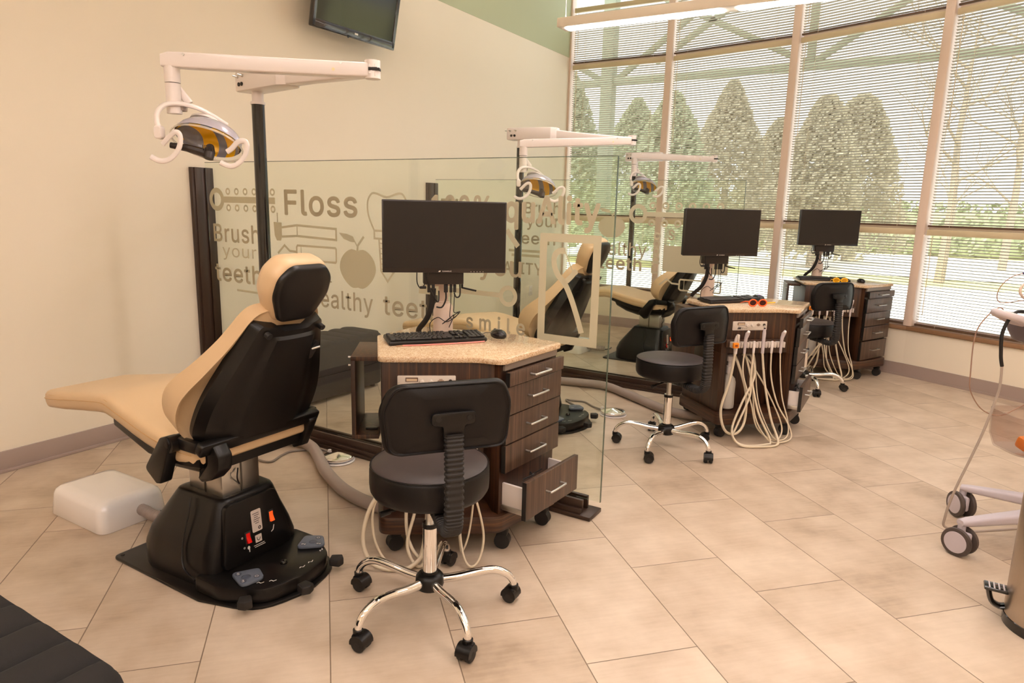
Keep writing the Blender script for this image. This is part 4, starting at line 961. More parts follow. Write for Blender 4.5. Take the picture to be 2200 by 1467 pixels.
# ------------------------------------------------------------------ monitors, keyboards, mice
def make_monitor(label, w=.54, h=.31):
    t = tag(empty('monitor'), label, 'monitor', 'monitors on the carts')      # origin on the worktop under the screen's middle; screen looks along -y
    zc = .462
    MB().box((0, .022, zc), (w-.004, .03, h-.004), .006).build('rear_case', blk, t)
    MB().box((0, .003, zc), (w, .016, h), .003).build('bezel', bez, t)
    MB().box((0, -.0052, zc+.007), (w-.012, .002, h-.026), 0).build('screen', scr, t)
    q = MB(); text_box(q, 'SANSUI', -.012, .028, zc-h/2+.004, zc-h/2+.0095, axes((0, -.0056, 0), (1, 0, 0), (0, 0, 1), (0, -1, 0)), .03)
    q.add([(-.03, -.0056, zc-h/2+.0035), (-.022, -.0056, zc-h/2+.0035), (-.018, -.0056, zc-h/2+.0095), (-.026, -.0056, zc-h/2+.0095)], [(0, 1, 2, 3)]); q.build('maker_lettering', mat('silver_ink', '#CFC6BE', .4), t, flat=True)
    q = MB()
    for k in range(5): q.box((.115+.0135*k, -.0056, zc-h/2+.0055), (.004, .001, .0018))
    q.build('button_mark', mat('silver_ink', '#CFC6BE', .4), t)
    MB().box((-.0, .075, zc-h/2-.02), (.18, .05, .075), .004).build('computer_box', mat('computer_black', '#211915', .4), t)
    pl = MB(); pl.box((.0, .06, zc), (.1, .05, .1), .005); pl.box((.01, .12, zc-.02), (.06, .11, .05), .005); pl.box((.01, .165, zc-.12), (.04, .028, .22), .004); pl.build('mount_plate', blk, t)
    z1 = zc-h/2-.06
    po = MB(); po.lathe([(.044, .0), (.046, .01), (.046, .13), (.038, .145), (.034, .15)], 26, T(.01, .165, 0)); po.lathe([(.029, .148), (.029, .158), (.024, .16)], 22, T(.01, .165, 0)); po.build('post_base', mat('putty_plastic', '#DCC6B6', .4), t)
    po = MB(); po.box((.01, .165, (.155+z1+.05)/2), (.045, .03, z1+.05-.155), .006); po.cyl((-.03, .165, z1-.005), (.055, .165, z1-.005), .014, n=16); po.build('post_arm', mat('putty_plastic', '#DCC6B6', .4), t)
    zb = zc-h/2-.058
    pg = MB()
    for x, w_ in ((-.065, .013), (-.045, .014), (.012, .018), (.035, .012), (.052, .013)): MB().box((x, .07, zb-.018), (w_, .012, .04), .002).build('cable_plug', blkm, t)
    cb = MB()
    for P, r in (([(-.045, .07, zb-.02), (-.05, .075, zb-.09), (-.07, .10, zb-.16), (-.10, .15, .035), (-.105, .16, .016)], .013),):
        cb.tube(spline(P, 6), r, 10)
    cb.build('cable_sleeve', mat('braided_sleeve', '#1A1511', .7, bump=.6, bscale=300), t)
    for P, r in (([(-.12, .04, zc-h/2), (-.118, .05, zc-h/2-.05), (-.10, .055, zc-h/2-.075), (-.075, .055, zc-h/2-.04), (-.06, .05, zc-h/2)], .0025),
                 ([(-.085, .045, zc-h/2), (-.075, .05, zc-h/2-.04), (-.04, .055, zc-h/2-.12), (-.022, .06, zc-h/2-.135), (-.02, .068, zb-.03)], .003),
                 ([(.012, .07, zb-.03), (.012, .07, zb-.07), (-.005, .07, zb-.105), (-.03, .075, zb-.105)], .004),
                 ([(.035, .07, zb-.03), (.034, .065, .16), (.03, .06, .10), (.05, .08, .09), (.075, .09, .115), (.05, .10, .10), (.0, .105, .06), (.03, .108, .08), (.055, .11, .10), (.03, .13, .03), (.02, .14, .004)], .002),
                 ([(.052, .07, zb-.03), (.048, .06, .15), (.05, .06, .12), (.08, .09, .12), (.06, .10, .095), (.02, .105, .07), (-.02, .11, .09), (-.055, .12, .06), (-.05, .14, .004)], .002),
                 ([(.075, .07, zb+.01), (.076, .07, zb-.05), (.06, .07, zb-.06), (.05, .072, zb-.04)], .0035)):
        MB().tube(spline(P, 6), r, 7).build('cable', cable_b, t)
    MB().box((-.092, .055, zc-h/2-.072), (.03, .012, .012), .004, T(0, 0, 0)).build('cable_adapter', blkm, t)
    a = MB(); a.cyl((.086, .07, zb+.005), (.086, .07, zb-.018), .005, n=10); a.tube([(.084, .07, zb-.016), (.15, .06, zb-.03)], .0042, 10); a.build('antenna', blk, t)
    return t
MON = [((2.245, 2.44), R(42.5), 'nearest wide black monitor above the cart with the keyboard in plain view'), ((2.865, 4.69), R(42), 'middle black monitor above the cart carrying the orange sunglasses'), ((3.262, 6.94), R(33), 'farthest black monitor standing against the venetian blinds')]
m0 = make_monitor(MON[0][2])
for i, (p, a, lab) in enumerate(MON):
    m = m0 if i == 0 else copy_tree(m0)
    m.location = (*p, .847); m.rotation_euler.z = a; m.scale = (1.03,)*3 if i == 2 else (1, 1, 1); m['label'] = lab

def make_keyboard(label):
    t = tag(empty('keyboard'), label, 'keyboard', 'keyboards on the carts')
    M = RX(R(4))
    MB().loft([[(x, y, z) for x, y in rrect(.445*k, .145*k2, .008, 3)] for z, k, k2 in ((.004, .985, .95), (.008, 1, 1), (.016, 1, 1), (.021, .99, .97))], M=M).build('case', mat('keyboard_black', '#17120F', .35), t)
    kk = mat('key_black', '#221C19', .42); n = 0
    p = .0187; x0 = -.212
    rows = [(.055, [1]*1+[-.6]+[1]*4+[-.3]+[1]*4+[-.3]+[1]*4), (.030, [1]*13+[2]), (.011, [1.5]+[1]*12+[1.5]), (-.008, [1.75]+[1]*11+[2.25]), (-.027, [2.25]+[1]*10+[2.75]), (-.046, [1.25]*3+[6]+[1.25]*4)]
    extra = [(.055, [1]*3, 15.4), (.030, [1]*3, 15.4), (.011, [1]*3, 15.4), (-.027, [-1, 1], 15.4), (-.046, [1]*3, 15.4), (.055, [1]*4, 18.9), (.030, [1]*4, 18.9), (.011, [1]*4, 18.9), (-.008, [1]*4, 18.9), (-.027, [1]*4, 18.9), (-.046, [2, 1, 1], 18.9)]
    base = {}
    for y, ks, off in [(a, b, 0) for a, b in rows] + extra:
        x = x0 + off*p
        for w in ks:
            if w > 0:
                if w not in base:
                    b = MB().box((0, 0, .0245), (w*p-.0028, .016, .008), .002, seg=1); o = b.build('key', kk, t); base[w] = o
                else: o = base[w].copy(); C.objects.link(o); o.parent = t
                o.location = M @ Vector((x+w*p/2, y, 0)); o.rotation_euler.x = R(4); n += 1
            x += abs(w)*p
    lg = MB(); lg.box((.105, -.008, .0262), (.006, .003, .0003), 0, M); lg.build('case_mark', white_ink, t)
    return t
k0 = make_keyboard('black keyboard on the nearest cart under the widest monitor')
def keycap_block(t):      # the far keyboards show no single keys
    for c in list(t.children):
        if c.name.startswith('key') and not c.name.startswith('keyboard') and 'cap' not in c.name: bpy.data.objects.remove(c)
    b = MB()
    for k in range(6):
        for x0, x1 in ((-.212, .055), (.075, .131), (.141, .212)): b.box(((x0+x1)/2, .052-.0193*k, .0245), (x1-x0, .016, .008), .002, RX(R(4)), seg=1)
    b.build('keycap_rows', mat('key_black', '#221C19', .42), t)
KB = [(0, .225, .335, R(15.5), ''), (1, .215, .335, R(14), 'black keyboard on the middle cart behind the orange sunglasses'), (2, .19, .27, R(8), 'black keyboard on the farthest cart behind the yellow glasses')]
for i, x, y, a, lab in KB:
    k = k0 if i == 0 else copy_tree(k0)
    if i:
        keycap_block(k)
    p, r = on_cart(i, x, y, .8475, a); k.location = p; k.rotation_euler.z = r
    if lab: k['label'] = lab
def make_mouse(label, m, accent=None):
    t = tag(empty('computer_mouse'), label, 'mouse', 'computer mice on the carts')
    rg = []
    for z, k in ((.0, .88), (.006, .98), (.014, 1.0), (.024, .90), (.031, .70), (.0355, .42), (.037, .15)): rg.append([(.031*k*math.cos(a)*(1-.08*math.sin(a)), .055*k*math.sin(a)-.006*(1-k), z) for a in [2*math.pi*j/28 for j in range(28)]])
    MB().loft(rg).build('mouse_body', m, t, ang=70)
    MB().cyl((-.004, .03, .028), (.004, .03, .028), .008, n=16).build('scroll_wheel', blkm, t)
    if accent: MB().ell((0, -.008, .026), (.016, .03, .0125)).build('accent_shell', accent, t)
    b = MB(); flat_ring(b, (0, -.01), .004, .007, T(0, 0, .0385), 16); b.build('mouse_logo', mat('silver_ink', '#CFC6BE', .4), t)
    return t
ms = make_mouse('black computer mouse right of the keyboard on the nearest cart', mousem); p, r = on_cart(0, .515, .43, .8475, R(25)); ms.location = p; ms.rotation_euler.z = r
ms2 = make_mouse('black and purple computer mouse on the middle cart', mousem, purple); p, r = on_cart(1, .47, .42, .8475, R(10)); ms2.location = p; ms2.rotation_euler.z = r
ms3 = make_mouse('dark computer mouse on the farthest cart', mousem); p, r = on_cart(2, .50, .22, .8475, R(10)); ms3.location = p; ms3.rotation_euler.z = r
tag(MB().tube(spline([on_cart(0, x, y, .8505)[0] for x, y in ((.515, .485), (.50, .53), (.46, .52), (.44, .47))], 5), .0016, 6).build('mouse_cord', cable_b), 'thin black cord running from the nearest mouse behind the keyboard', 'cord')
# pink rod along the front of the nearest keyboard
t = tag(empty('pink_rod', on_cart(0, .253, .243, .850)[0], CA[0][1]+R(15.5)), 'thin bent pink rod lying along the front of the nearest keyboard', 'rod')
MB().tube(spline([(-.17, .006, .001), (-.08, -.004, .0015), (.05, -.006, .002), (.16, .0, .002), (.2, .006, .002)], 6), .0028, 8).build('rod', mat('pink_plastic', '#F08C86', .3), t)
MB().tube([(-.2, .004, .0), (-.165, .006, .001)], .0022, 8).build('rod_tip', mat('tan_tip', '#B58A66', .4), t)
# glasses
def make_glasses(label, m, tint):
    t = tag(empty('glasses'), label, 'glasses')
    f = MB()
    for s in (-1, 1):
        P = [(s*.033+.026*math.cos(a), 0, .024+.021*math.sin(a)) for a in [2*math.pi*k/20 for k in range(21)]]; f.tube(P, .0045, 8)
    f.tube([(-.009, 0, .028), (.009, 0, .028)], .004, 8); f.build('frame', m, t)
    for s in (-1, 1):
        MB().loft([[(s*.033+.022*math.cos(a), y, .024+.017*math.sin(a)) for a in [2*math.pi*k/18 for k in range(18)]] for y in (-.001, .001)]).build('lens', tint, t)
        MB().tube([(s*.060, 0, .032), (s*.064, .05, .026), (s*.06, .125, .006)], [.004, .0035, .003], 8).build('temple', m, t)
    return t
dl = mat('dark_lens', '#3A0E08', .08)
g = make_glasses('orange round sunglasses lying on the middle cart before the keyboard', org2, dl); p, r = on_cart(1, .29, .105, .8475, R(-4)); g.location = p; g.rotation_euler = (0, 0, r)
g = make_glasses('yellow glasses lying on the farthest cart before the keyboard', yellow, mat('amber_lens', '#C98F10', .1)); p, r = on_cart(2, .30, .06, .8475, R(0)); g.location = p; g.rotation_euler = (0, 0, r)
tag(MB().box((0, 0, 0), (.19, .008, .007), .002, T(*on_cart(1, .42, .245, .8515)[0]) @ RZ(CA[1][1]+R(14))).build('yellow_rod', yellow), 'yellow rod beside the orange sunglasses on the middle cart', 'rod')

# ------------------------------------------------------------------ operator stools
def make_stool(label, legs0):
    """local frame: x towards the backrest, origin on the floor under the gas post"""
    t = tag(empty('operator_stool'), label, 'stool', 'black operator stools')
    s = MB().lathe([(.0, .458), (.180, .458), (.198, .466), (.207, .482), (.209, .505), (.208, .555), (.203, .567), (.194, .573), (.12, .579), (.0, .581)], 44).build('seat', vinyl, t, ang=60)
    MB().loft([[(r*math.cos(2*math.pi*k/44), r*math.sin(2*math.pi*k/44), z) for k in range(44)] for r, z in ((.2045, .563), (.2075, .5655), (.2065, .5695), (.202, .569))], (False, False)).build('seat_welt', vinyl, s)
    MB().lathe([(.2025, .5675), (.194, .5738), (.12, .5800), (.0, .5822)], 44).build('seat_top', vinyl_lit, s)  # paler cap painting the light that falls on the seat
    p = MB(); p.cyl((0, 0, .13), (0, 0, .335), .0255, n=26); p.cyl((0, 0, .335), (0, 0, .343), .024, n=26); p.build('gas_post', chrome_m, t)
    MB().cyl((0, 0, .34), (0, 0, .44), .0145, n=20).build('gas_piston', alu, t)
    q = MB(); q.cyl((0, 0, .325), (0, 0, .341), .027, n=24); q.lathe([(.028, .425), (.034, .44), (.04, .46)], 20); q.box((0, 0, .452), (.17, .14, .014), .003); q.build('seat_plate', blk, t)
    q = MB(); q.tube(spline([(.02, -.03, .435), (.04, -.12, .428), (.05, -.16, .425)], 4), .005, 8); q.tube([(.048, -.15, .426), (.055, -.185, .422)], [.009, .011], 10); q.build('height_lever', blk, t)
    MB().lathe([(.0, .085), (.028, .085), (.046, .092), (.052, .11), (.050, .135), (.040, .147), (.028, .150), (.027, .158)], 28).build('hub', blk, t)
    for k in range(5):
        a = legs0 + 2*math.pi*k/5; M = RZ(a)
        pts = spline([(.035, 0, .118), (.10, 0, .122), (.18, 0, .134), (.235, 0, .136), (.28, 0, .118), (.305, 0, .09), (.311, 0, .066)], 6)
        l = MB().tube(pts, [.0165-.0035*i/len(pts) for i in range(len(pts))], 16, M).build('leg', chrome_m, t)
        Mc = M @ T(.312, 0, 0) @ RZ(a*1.7+k*1.3+.6)
        c = MB(); c.box((-.004, 0, .051), (.034, .048, .018), .008, Mc); c.cyl((0, 0, .05), (0, 0, .07), .017, n=16, M=Mc)
        c.loft([[(x*1.0-.012, y, z) for x, z in [(.030*math.cos(b), .03+.030*math.sin(b)) for b in [R(-10+20*j) for j in range(11)]]] for y in (-.026, .026)], M=Mc)
        cs = c.build('caster', blk, t)
        for y in (-1, 1):
            MB().lathe([(0, -.011), (.020, -.011), (.026, -.007), (.0265, .006), (.022, .010), (0, .011)], 24, Mc @ T(-.012, y*.0155, .0268) @ RX(R(90)*-y)).build('wheel', blkm, cs)
    # ribbed back bar
    path = spline([(.06, 0, .440), (.14, 0, .436), (.21, 0, .428), (.262, 0, .432), (.292, 0, .462), (.300, 0, .52), (.300, 0, .62), (.296, 0, .70), (.292, 0, .765)], 20)
    rg = []; nn = len(path)
    for i, p_ in enumerate(path):
        tt = (path[min(i+1, nn-1)]-path[max(i-1, 0)]).normalized(); n_ = Vector((tt.z, 0, -tt.x)); k = 1.0 if (i % 4) in (0, 1) else .88
        rg.append([p_ + n_*(v*k) + Vector((0, u_*k, 0)) for u_, v in rrect(.062, .036, .016, 4)])
    MB().loft(rg).build('back_bar_sleeve', blkm, t, ang=25)
    # backrest cushion
    def outl(w, h, r): return rpoly([(-w/2*.93, -h/2), (w/2*.93, -h/2), (w/2, h*.12), (w/2*.84, h/2), (-w/2*.84, h/2), (-w/2, h*.12)], [r*.6, r*.6, r*1.2, r, r, r*1.2], 7)
    def ring(k, d, cz=.806):
        P = []
        for y, z in outl(.43*k, .225*k, .07*k): P.append((.262 + d - 1.15*y*y, y, cz+z))
        return P
    bkk = MB().loft([ring(.55, -.030), ring(.82, -.027), ring(.95, -.016), ring(1.0, -.002), ring(1.0, .008), ring(.975, .018), ring(.93, .022), ring(.905, .0185), ring(.89, .0195), ring(.6, .021)]).build('backrest', vinyl, t, ang=70)
    w_ = ring(.945, .0225); MB().tube(w_ + [w_[0]], .003, 6).build('backrest_welt', vinyl, bkk)
    P = rpoly([(-.032, -.045), (.032, -.045), (.034, -.008), (.07, -.004), (.07, .034), (-.07, .034), (-.07, -.004), (-.034, -.008)], [.004, .004, .01, .014, .014, .014, .014, .01], 4)
    br = MB().prism(P, 0, .016, .004, axes((.281, 0, .80), (0, 1, 0), (0, 0, 1), (1, 0, 0))).build('back_bracket', blk, t)
    for y in (-.048, .048): MB().cyl((.2975, y, .815), (.2985, y, .815), .0085, n=16).build('bracket_bolt', mat('bolt_black', '#070606', .4), br)
    return t
chrome_m = steel_c
s1 = make_stool('black wheeled stool in front of the nearest cart, its back to the camera', R(-101+38)); s1.location = (2.655, 1.805, 0); s1.rotation_euler.z = R(-38)
s2 = make_stool('black wheeled stool in front of the middle cart, seen half from the side', R(-91+30)); s2.location = (2.80, 3.99, 0); s2.rotation_euler.z = R(-30)
s3 = make_stool('farthest black wheeled stool, partly behind the middle cart', R(-60+38)); s3.location = (3.275, 6.12, 0); s3.rotation_euler.z = R(-38)

# ------------------------------------------------------------------ things on the floor
def utility_box(loc, label):
    t = tag(empty('utility_box', loc), label, 'utility box', 'white floor utility boxes')
    rg = [[(p[0], p[1], z) for p in rrect(w, d, r, 6)] for z, w, d, r in ((.0, .44, .31, .05), (.004, .445, .315, .05), (.098, .425, .295, .05), (.118, .41, .28, .05), (.129, .38, .25, .045), (.133, .32, .19, .04))]
    MB().loft(rg).build('cover', gloss_w, t, ang=60)
    P = spline([(.205, .03, .055), (.25, .03, .055), (.31, .03, .05), (.40, .05, .05)], 14)
    MB().tube(P, [.026 if i % 3 else .0225 for i in range(len(P))], 14).build('ribbed_hose', hoseg_m, t)
    MB().tube(spline([(.16, .10, .02), (.27, .13, .01), (.33, .17, .012), (.37, .24, .012), (.36, .32, .012)], 5), .006, 8).build('power_cable', cable_b, t)
utility_box((.92, 1.615, 0), 'white utility box on the floor under the nearest chair footrest')
utility_box((.925, 3.98, 0), 'white utility box on the floor under the middle chair footrest')
utility_box((.965, 6.30, 0), 'white utility box on the floor under the farthest chair footrest')
def floor_hose(pts, label):
    P = spline(pts, 16); n = len(P)
    o = tag(MB().tube(P, [.0325 if (i % 3 or n-i > 45) else .0325 for i in range(n)], 16).build('floor_hose', hoseg_m), label, 'hose', 'grey hoses on the floor')
    Q = spline(P[-7:], 5)
    r = MB().tube(Q, [.034 if i % 2 else .0325 for i in range(len(Q))], 16).build('ribbed_end', hoseg_m, o)
floor_hose([(.80, 2.45, .05), (.88, 2.66, .045), (.98, 2.715, .04), (1.12, 2.68, .036), (1.28, 2.58, .036), (1.46, 2.46, .036), (1.70, 2.345, .036), (1.92, 2.30, .036), (2.10, 2.33, .036), (2.3, 2.42, .04)], 'thick grey hose on the floor along the nearest glass partition')
floor_hose([(1.25, 4.75, .04), (1.40, 4.90, .036), (1.55, 4.955, .036), (1.75, 5.01, .036), (1.95, 5.03, .036), (2.25, 4.86, .036), (2.54, 4.68, .036), (2.72, 4.63, .036), (2.9, 4.66, .04)], 'thick grey hose on the floor running to the middle cart')
def foot_pedal(loc, cpts, label):
    t = tag(empty('foot_pedal', loc), label, 'foot pedal', 'chrome foot pedals')
    MB().lathe([(0, 0), (.094, 0), (.097, .005), (.092, .010), (0, .010)], 36).build('pedal_base', plast_w, t)
    MB().lathe([(.07, .011), (.082, .014), (.086, .022), (.086, .030), (.080, .034), (.0, .052)], 40).build('pedal_disc', steel_c, t)
    q = MB(); q.box((-.085, .03, .018), (.05, .018, .014), .004); q.cyl((-.10, .035, .012), (-.10, .035, .034), .010, n=14); q.build('hose_fitting', plast_w, t)
    MB().tube(spline(cpts, 8), .0065, 8).build('pedal_hose', cable_g, t)
foot_pedal((1.315, 2.685, 0), [(-.10, .045, .014), (-.20, .05, .008), (-.31, -.05, .007), (-.31, -.13, .007), (-.28, -.24, .007), (-.38, -.25, .007), (-.48, -.16, .007), (-.55, -.11, .007)], 'chrome foot pedal on the floor beside the nearest glass partition')
foot_pedal((2.265, 4.435, 0), [(-.10, .03, .014), (-.20, .09, .007), (-.30, .16, .007), (-.39, .14, .007), (-.44, .13, .007), (-.33, .04, .007), (-.27, .0, .007), (-.35, -.06, .007), (-.5, .03, .007), (-.6, .1, .007)], 'chrome foot pedal on the floor left of the middle stool')

# benches
def bench(x0, x1, y0, y1, h, axis, label):
    t = tag(empty('upholstered_bench', ((x0+x1)/2, (y0+y1)/2, 0)), label, 'bench', 'charcoal benches')
    w, d = x1-x0, y1-y0
    MB().prism(rrect(w-.02, d-.02, .09, 8), .03, .20, .008).build('bench_base', mat('bench_base_cloth', '#15110F', .8), t)
    MB().prism(rrect(w, d, .11, 10), .20, h-.02, .02, seg=3).build('bench_body', bench_m, t)
    b = MB(); n = max(3, round((w if axis == 'x' else d)/.13)); L = (w if axis == 'x' else d)
    # channel-quilted top: shallow rolls across the length
    N_ = 16*n; rows = []
    for i in range(N_+1):
        u_ = i/N_; ph = (u_*n) % 1; z = h - .02 + .02*abs(math.sin(math.pi*u_*n))**.35
        e = min(u_, 1-u_)*L; sh = (.11-math.sqrt(max(0, .11**2-(.11-e)**2))) if e < .11 else 0
        o_ = (d if axis == 'x' else w)/2 - sh - .006; a_ = (u_-.5)*(L-.012)
        rows.append([(a_, -o_, h-.022), (a_, -o_+.012, z-.003), (a_, -o_+.04, z), (a_, o_-.04, z), (a_, o_-.012, z-.003), (a_, o_, h-.022)])
    if axis == 'y': rows = [[(p[1], p[0], p[2]) for p in r] for r in rows]
    b.loft(rows, (False, False), closed=False); b.build('quilted_top', bench_m, t, ang=60)
    for x in (-w/2+.08, w/2-.08):
        for y in (-d/2+.08, d/2-.08): MB().cyl((x, y, 0), (x, y, .03), .022, n=14).build('foot', blk, t)
bench(1.25, 2.72, .12, .72, .45, 'x', 'black quilted bench in the bottom left corner of the picture')
bench(.03, .42, 3.05, 4.12, .45, 'y', 'dark bench against the cream wall, seen through the first glass partition')

# stainless pedal bin
def bin_():
    t = tag(empty('pedal_bin', (4.60, 2.92, 0)), 'tall stainless steel pedal bin at the right edge of the picture', 'bin')
    def dsh(r): return [(r*math.cos(a), r*math.sin(a)) for a in [2*math.pi*k/48 for k in range(48)]]
    MB().loft([[(*p, z) for p in dsh(r)] for z, r in ((.0, .152), (.035, .152), (.037, .149))]).build('base_ring', blkg, t)
    MB().loft([[(*p, z) for p in dsh(r)] for z, r in ((.036, .1495), (.60, .150), (.603, .148))]).build('body', steel_b, t)
    MB().loft([[(*p, z) for p in dsh(r)] for z, r in ((.600, .147), (.612, .147))]).build('gasket', blkg, t)
    MB().loft([[(*p, z) for p in dsh(r)] for z, r in ((.612, .151), (.652, .151), (.668, .142), (.676, .11), (.68, .05))]).build('lid', steel_b, t, ang=60)
    M = RZ(R(180))
    p = MB(); p.box((.182, 0, .112), (.075, .062, .012), .005, M); pd = p.build('pedal', blkg, t)
    q = MB()
    for k in range(4): q.box((.158+.015*k, 0, .119), (.005, .05, .003), .001, M)
    q.build('pedal_grip', grey_pl, pd)
    MB().tube(spline([(.205, .0, .108), (.19, 0, .06), (.165, 0, .045), (.145, 0, .05)], 5), .010, 8, M, flat=2.2).build('pedal_arm', blkg, t)
    h = MB(); h.tube(spline([(.149, -.03, .20), (.153, -.03, .30), (.152, -.03, .36)], 4), .006, 8, RZ(R(160)), flat=2).build('lid_lever_cover', blkg, t)
bin_()

# wheeled scanner trolley cut by the right edge
def trolley():
    t = tag(empty('scanner_trolley', (4.80, 3.78, 0)), 'pale grey wheeled equipment trolley cut off by the right edge', 'trolley')
    L = lambda x, y, z: (x-4.80, y-3.78, z)
    hub = L(4.80, 3.78, .15)
    for (x, y) in ((4.325, 3.405), (4.345, 3.875), (5.05, 3.38), (5.12, 4.05), (4.75, 4.28)):
        d = Vector((x-4.80, y-3.78, 0)); e = d.normalized(); n_ = Vector((-e.y, e.x, 0)); Ln = d.length
        rg = [[Vector((0, 0, zc)) + e*s_ + n_*u_ + Vector((0, 0, v)) for u_, v in rrect(w, h, .012, 3)] for s_, zc, w, h in ((.0, .175, .08, .055), (Ln*.5, .165, .065, .045), (Ln-.03, .150, .05, .032), (Ln+.012, .148, .04, .024))]
        MB().loft(rg).build('leg', mat('trolley_grey', '#BDB4BA', .4), t)
        rz = R(70)+x; M = T(x-4.80, y-3.78, 0) @ RZ(rz if x > 4.4 else R(-30 if y < 3.6 else -58))
        f = MB(); f.cyl((0, 0, .085), (0, 0, .148), .016, n=16, M=M); f.box((0, 0, .075), (.09, .024, .075), .014, M); cs = f.build('caster', mat('trolley_grey', '#BDB4BA', .4), t)
        for s_ in (-1, 1):
            w = MB(); w.lathe([(.0, -.010), (.048, -.010), (.061, -.007), (.0635, .0), (.061, .009), (.048, .011)], 36, M @ T(0, s_*.026, .0635) @ RX(R(-90)*s_)); w.build('tyre', mat('tyre_brown', '#4A3F3A', .5), cs)
            MB().lathe([(.048, .010), (.046, .0125), (.0, .0135)], 32, M @ T(0, s_*.026, .0635) @ RX(R(-90)*s_)).build('wheel_cover', mat('trolley_grey', '#BDB4BA', .4), cs)
    MB().cyl(L(4.80, 3.78, .14), L(4.80, 3.78, 1.20), .035, n=20).build('mast', mat('trolley_grey', '#BDB4BA', .4), t)
    MB().lathe([(0, .13), (.07, .13), (.08, .15), (.08, .19), (.06, .205), (.035, .21)], 26).build('leg_hub', mat('trolley_grey', '#BDB4BA', .4), t)
    # smoked basket
    M = T(*L(4.63, 4.0, 0)) @ RZ(R(31))
    rg = [[(*p, z) for p in rrect(w, d, r, 7)] for z, w, d, r in ((.355, .33, .20, .06), (.36, .36, .23, .07), (.42, .40, .26, .08), (.545, .41, .27, .08))]
    rg2 = [[(*p, z) for p in rrect(w, d, r, 7)] for z, w, d, r in ((.545, .40, .26, .075), (.42, .39, .25, .075), (.366, .35, .22, .065))]
    MB().loft(rg+rg2, (True, True), M).build('basket', smoke_m, t)
    MB().tube([M @ Vector((.0, -.05, .44)), Vector((0, 0, .46))], .014, 10).build('basket_arm', grey_pl, t)
    # top tray, side handle, instrument cradle
    M2 = T(*L(4.70, 3.95, 0)) @ RZ(R(31))
    MB().loft([[(*p, z) for p in rrect(w, d, r, 7)] for z, w, d, r in ((.885, .42, .26, .07), (.895, .48, .32, .09), (.94, .52, .36, .10), (.985, .52, .36, .10), (.992, .50, .34, .09), (.97, .48, .32, .09))], M=M2).build('tray', mat('trolley_dark', '#6A5F62', .3, coat=.3), t)
    MB().tube(spline([M2 @ Vector(v) for v in ((-.20, -.10, .975), (-.30, -.10, 1.0), (-.40, -.085, 1.03), (-.435, -.05, 1.04), (-.42, -.01, 1.035), (-.33, .02, 1.0), (-.24, .03, .98))], 5), .017, 12).build('side_handle', grey_pl, t)
    MB().box((-.10, .02, 1.01), (.2, .12, .04), .015, M2).build('scanner_cradle', mat('cradle_brown', '#4A2F2E', .4), t)
    cb = lambda P, r, m, nm='cable': MB().tube(spline([L(*p) for p in P], 7), r, 8).build(nm, m, t)
    cb([(4.56, 3.98, 1.08), (4.46, 3.924, 1.078), (4.371, 3.871, 1.066), (4.352, 3.862, 1.11), (4.38, 3.878, 1.17), (4.444, 3.914, 1.204), (4.6, 4.0, 1.22), (4.80, 3.78, 1.19)], .0022, mat('copper_cable', '#9C7A66', .4))
    cb([(4.60, 4.0, .985), (4.43, 3.906, .985), (4.375, 3.873, 1.042), (4.325, 3.843, 1.0), (4.29, 3.823, .91), (4.295, 3.826, .732), (4.307, 3.833, .641), (4.367, 3.868, .551), (4.447, 3.916, .526), (4.534, 3.968, .579), (4.70, 3.95, .70), (4.79, 3.80, .80)], .0028, mat('copper_cable', '#9C7A66', .4))
    cb([(4.52, 3.78, 1.03), (4.422, 3.713, 1.047), (4.381, 3.689, .962), (4.387, 3.692, .857), (4.399, 3.70, .80)], .0075, cable_b, 'black_hose')
    cb([(4.399, 3.70, .80), (4.402, 3.701, .686), (4.372, 3.683, .509), (4.336, 3.662, .363), (4.293, 3.636, .202), (4.272, 3.624, .074), (4.284, 3.631, .02), (4.40, 3.68, .012), (4.72, 3.76, .10)], .0055, mat('grey_tube', '#A39488', .4), 'grey_hose')
    cb([(4.62, 4.0, 1.20), (4.47, 3.93, 1.165), (4.44, 3.91, 1.12), (4.48, 3.935, 1.08), (4.60, 4.0, 1.06)], .006, mat('putty_plastic', '#DCC6B6', .4), 'putty_hose')
    cb([(4.44, 3.913, 1.203), (4.5, 3.945, 1.214), (4.58, 3.99, 1.222)], .006, mat('blue_tip', '#33408C', .4), 'blue_connector')
    o = tag(MB().box((0, 0, 0), (.15, .07, .06), .015, M @ T(-.06, -.03, .405) @ RZ(R(12)) @ RX(R(15))).build('orange_cover', orange), 'orange plastic cover lying inside the smoked trolley basket', 'cover')
    o.location = t.location
trolley()

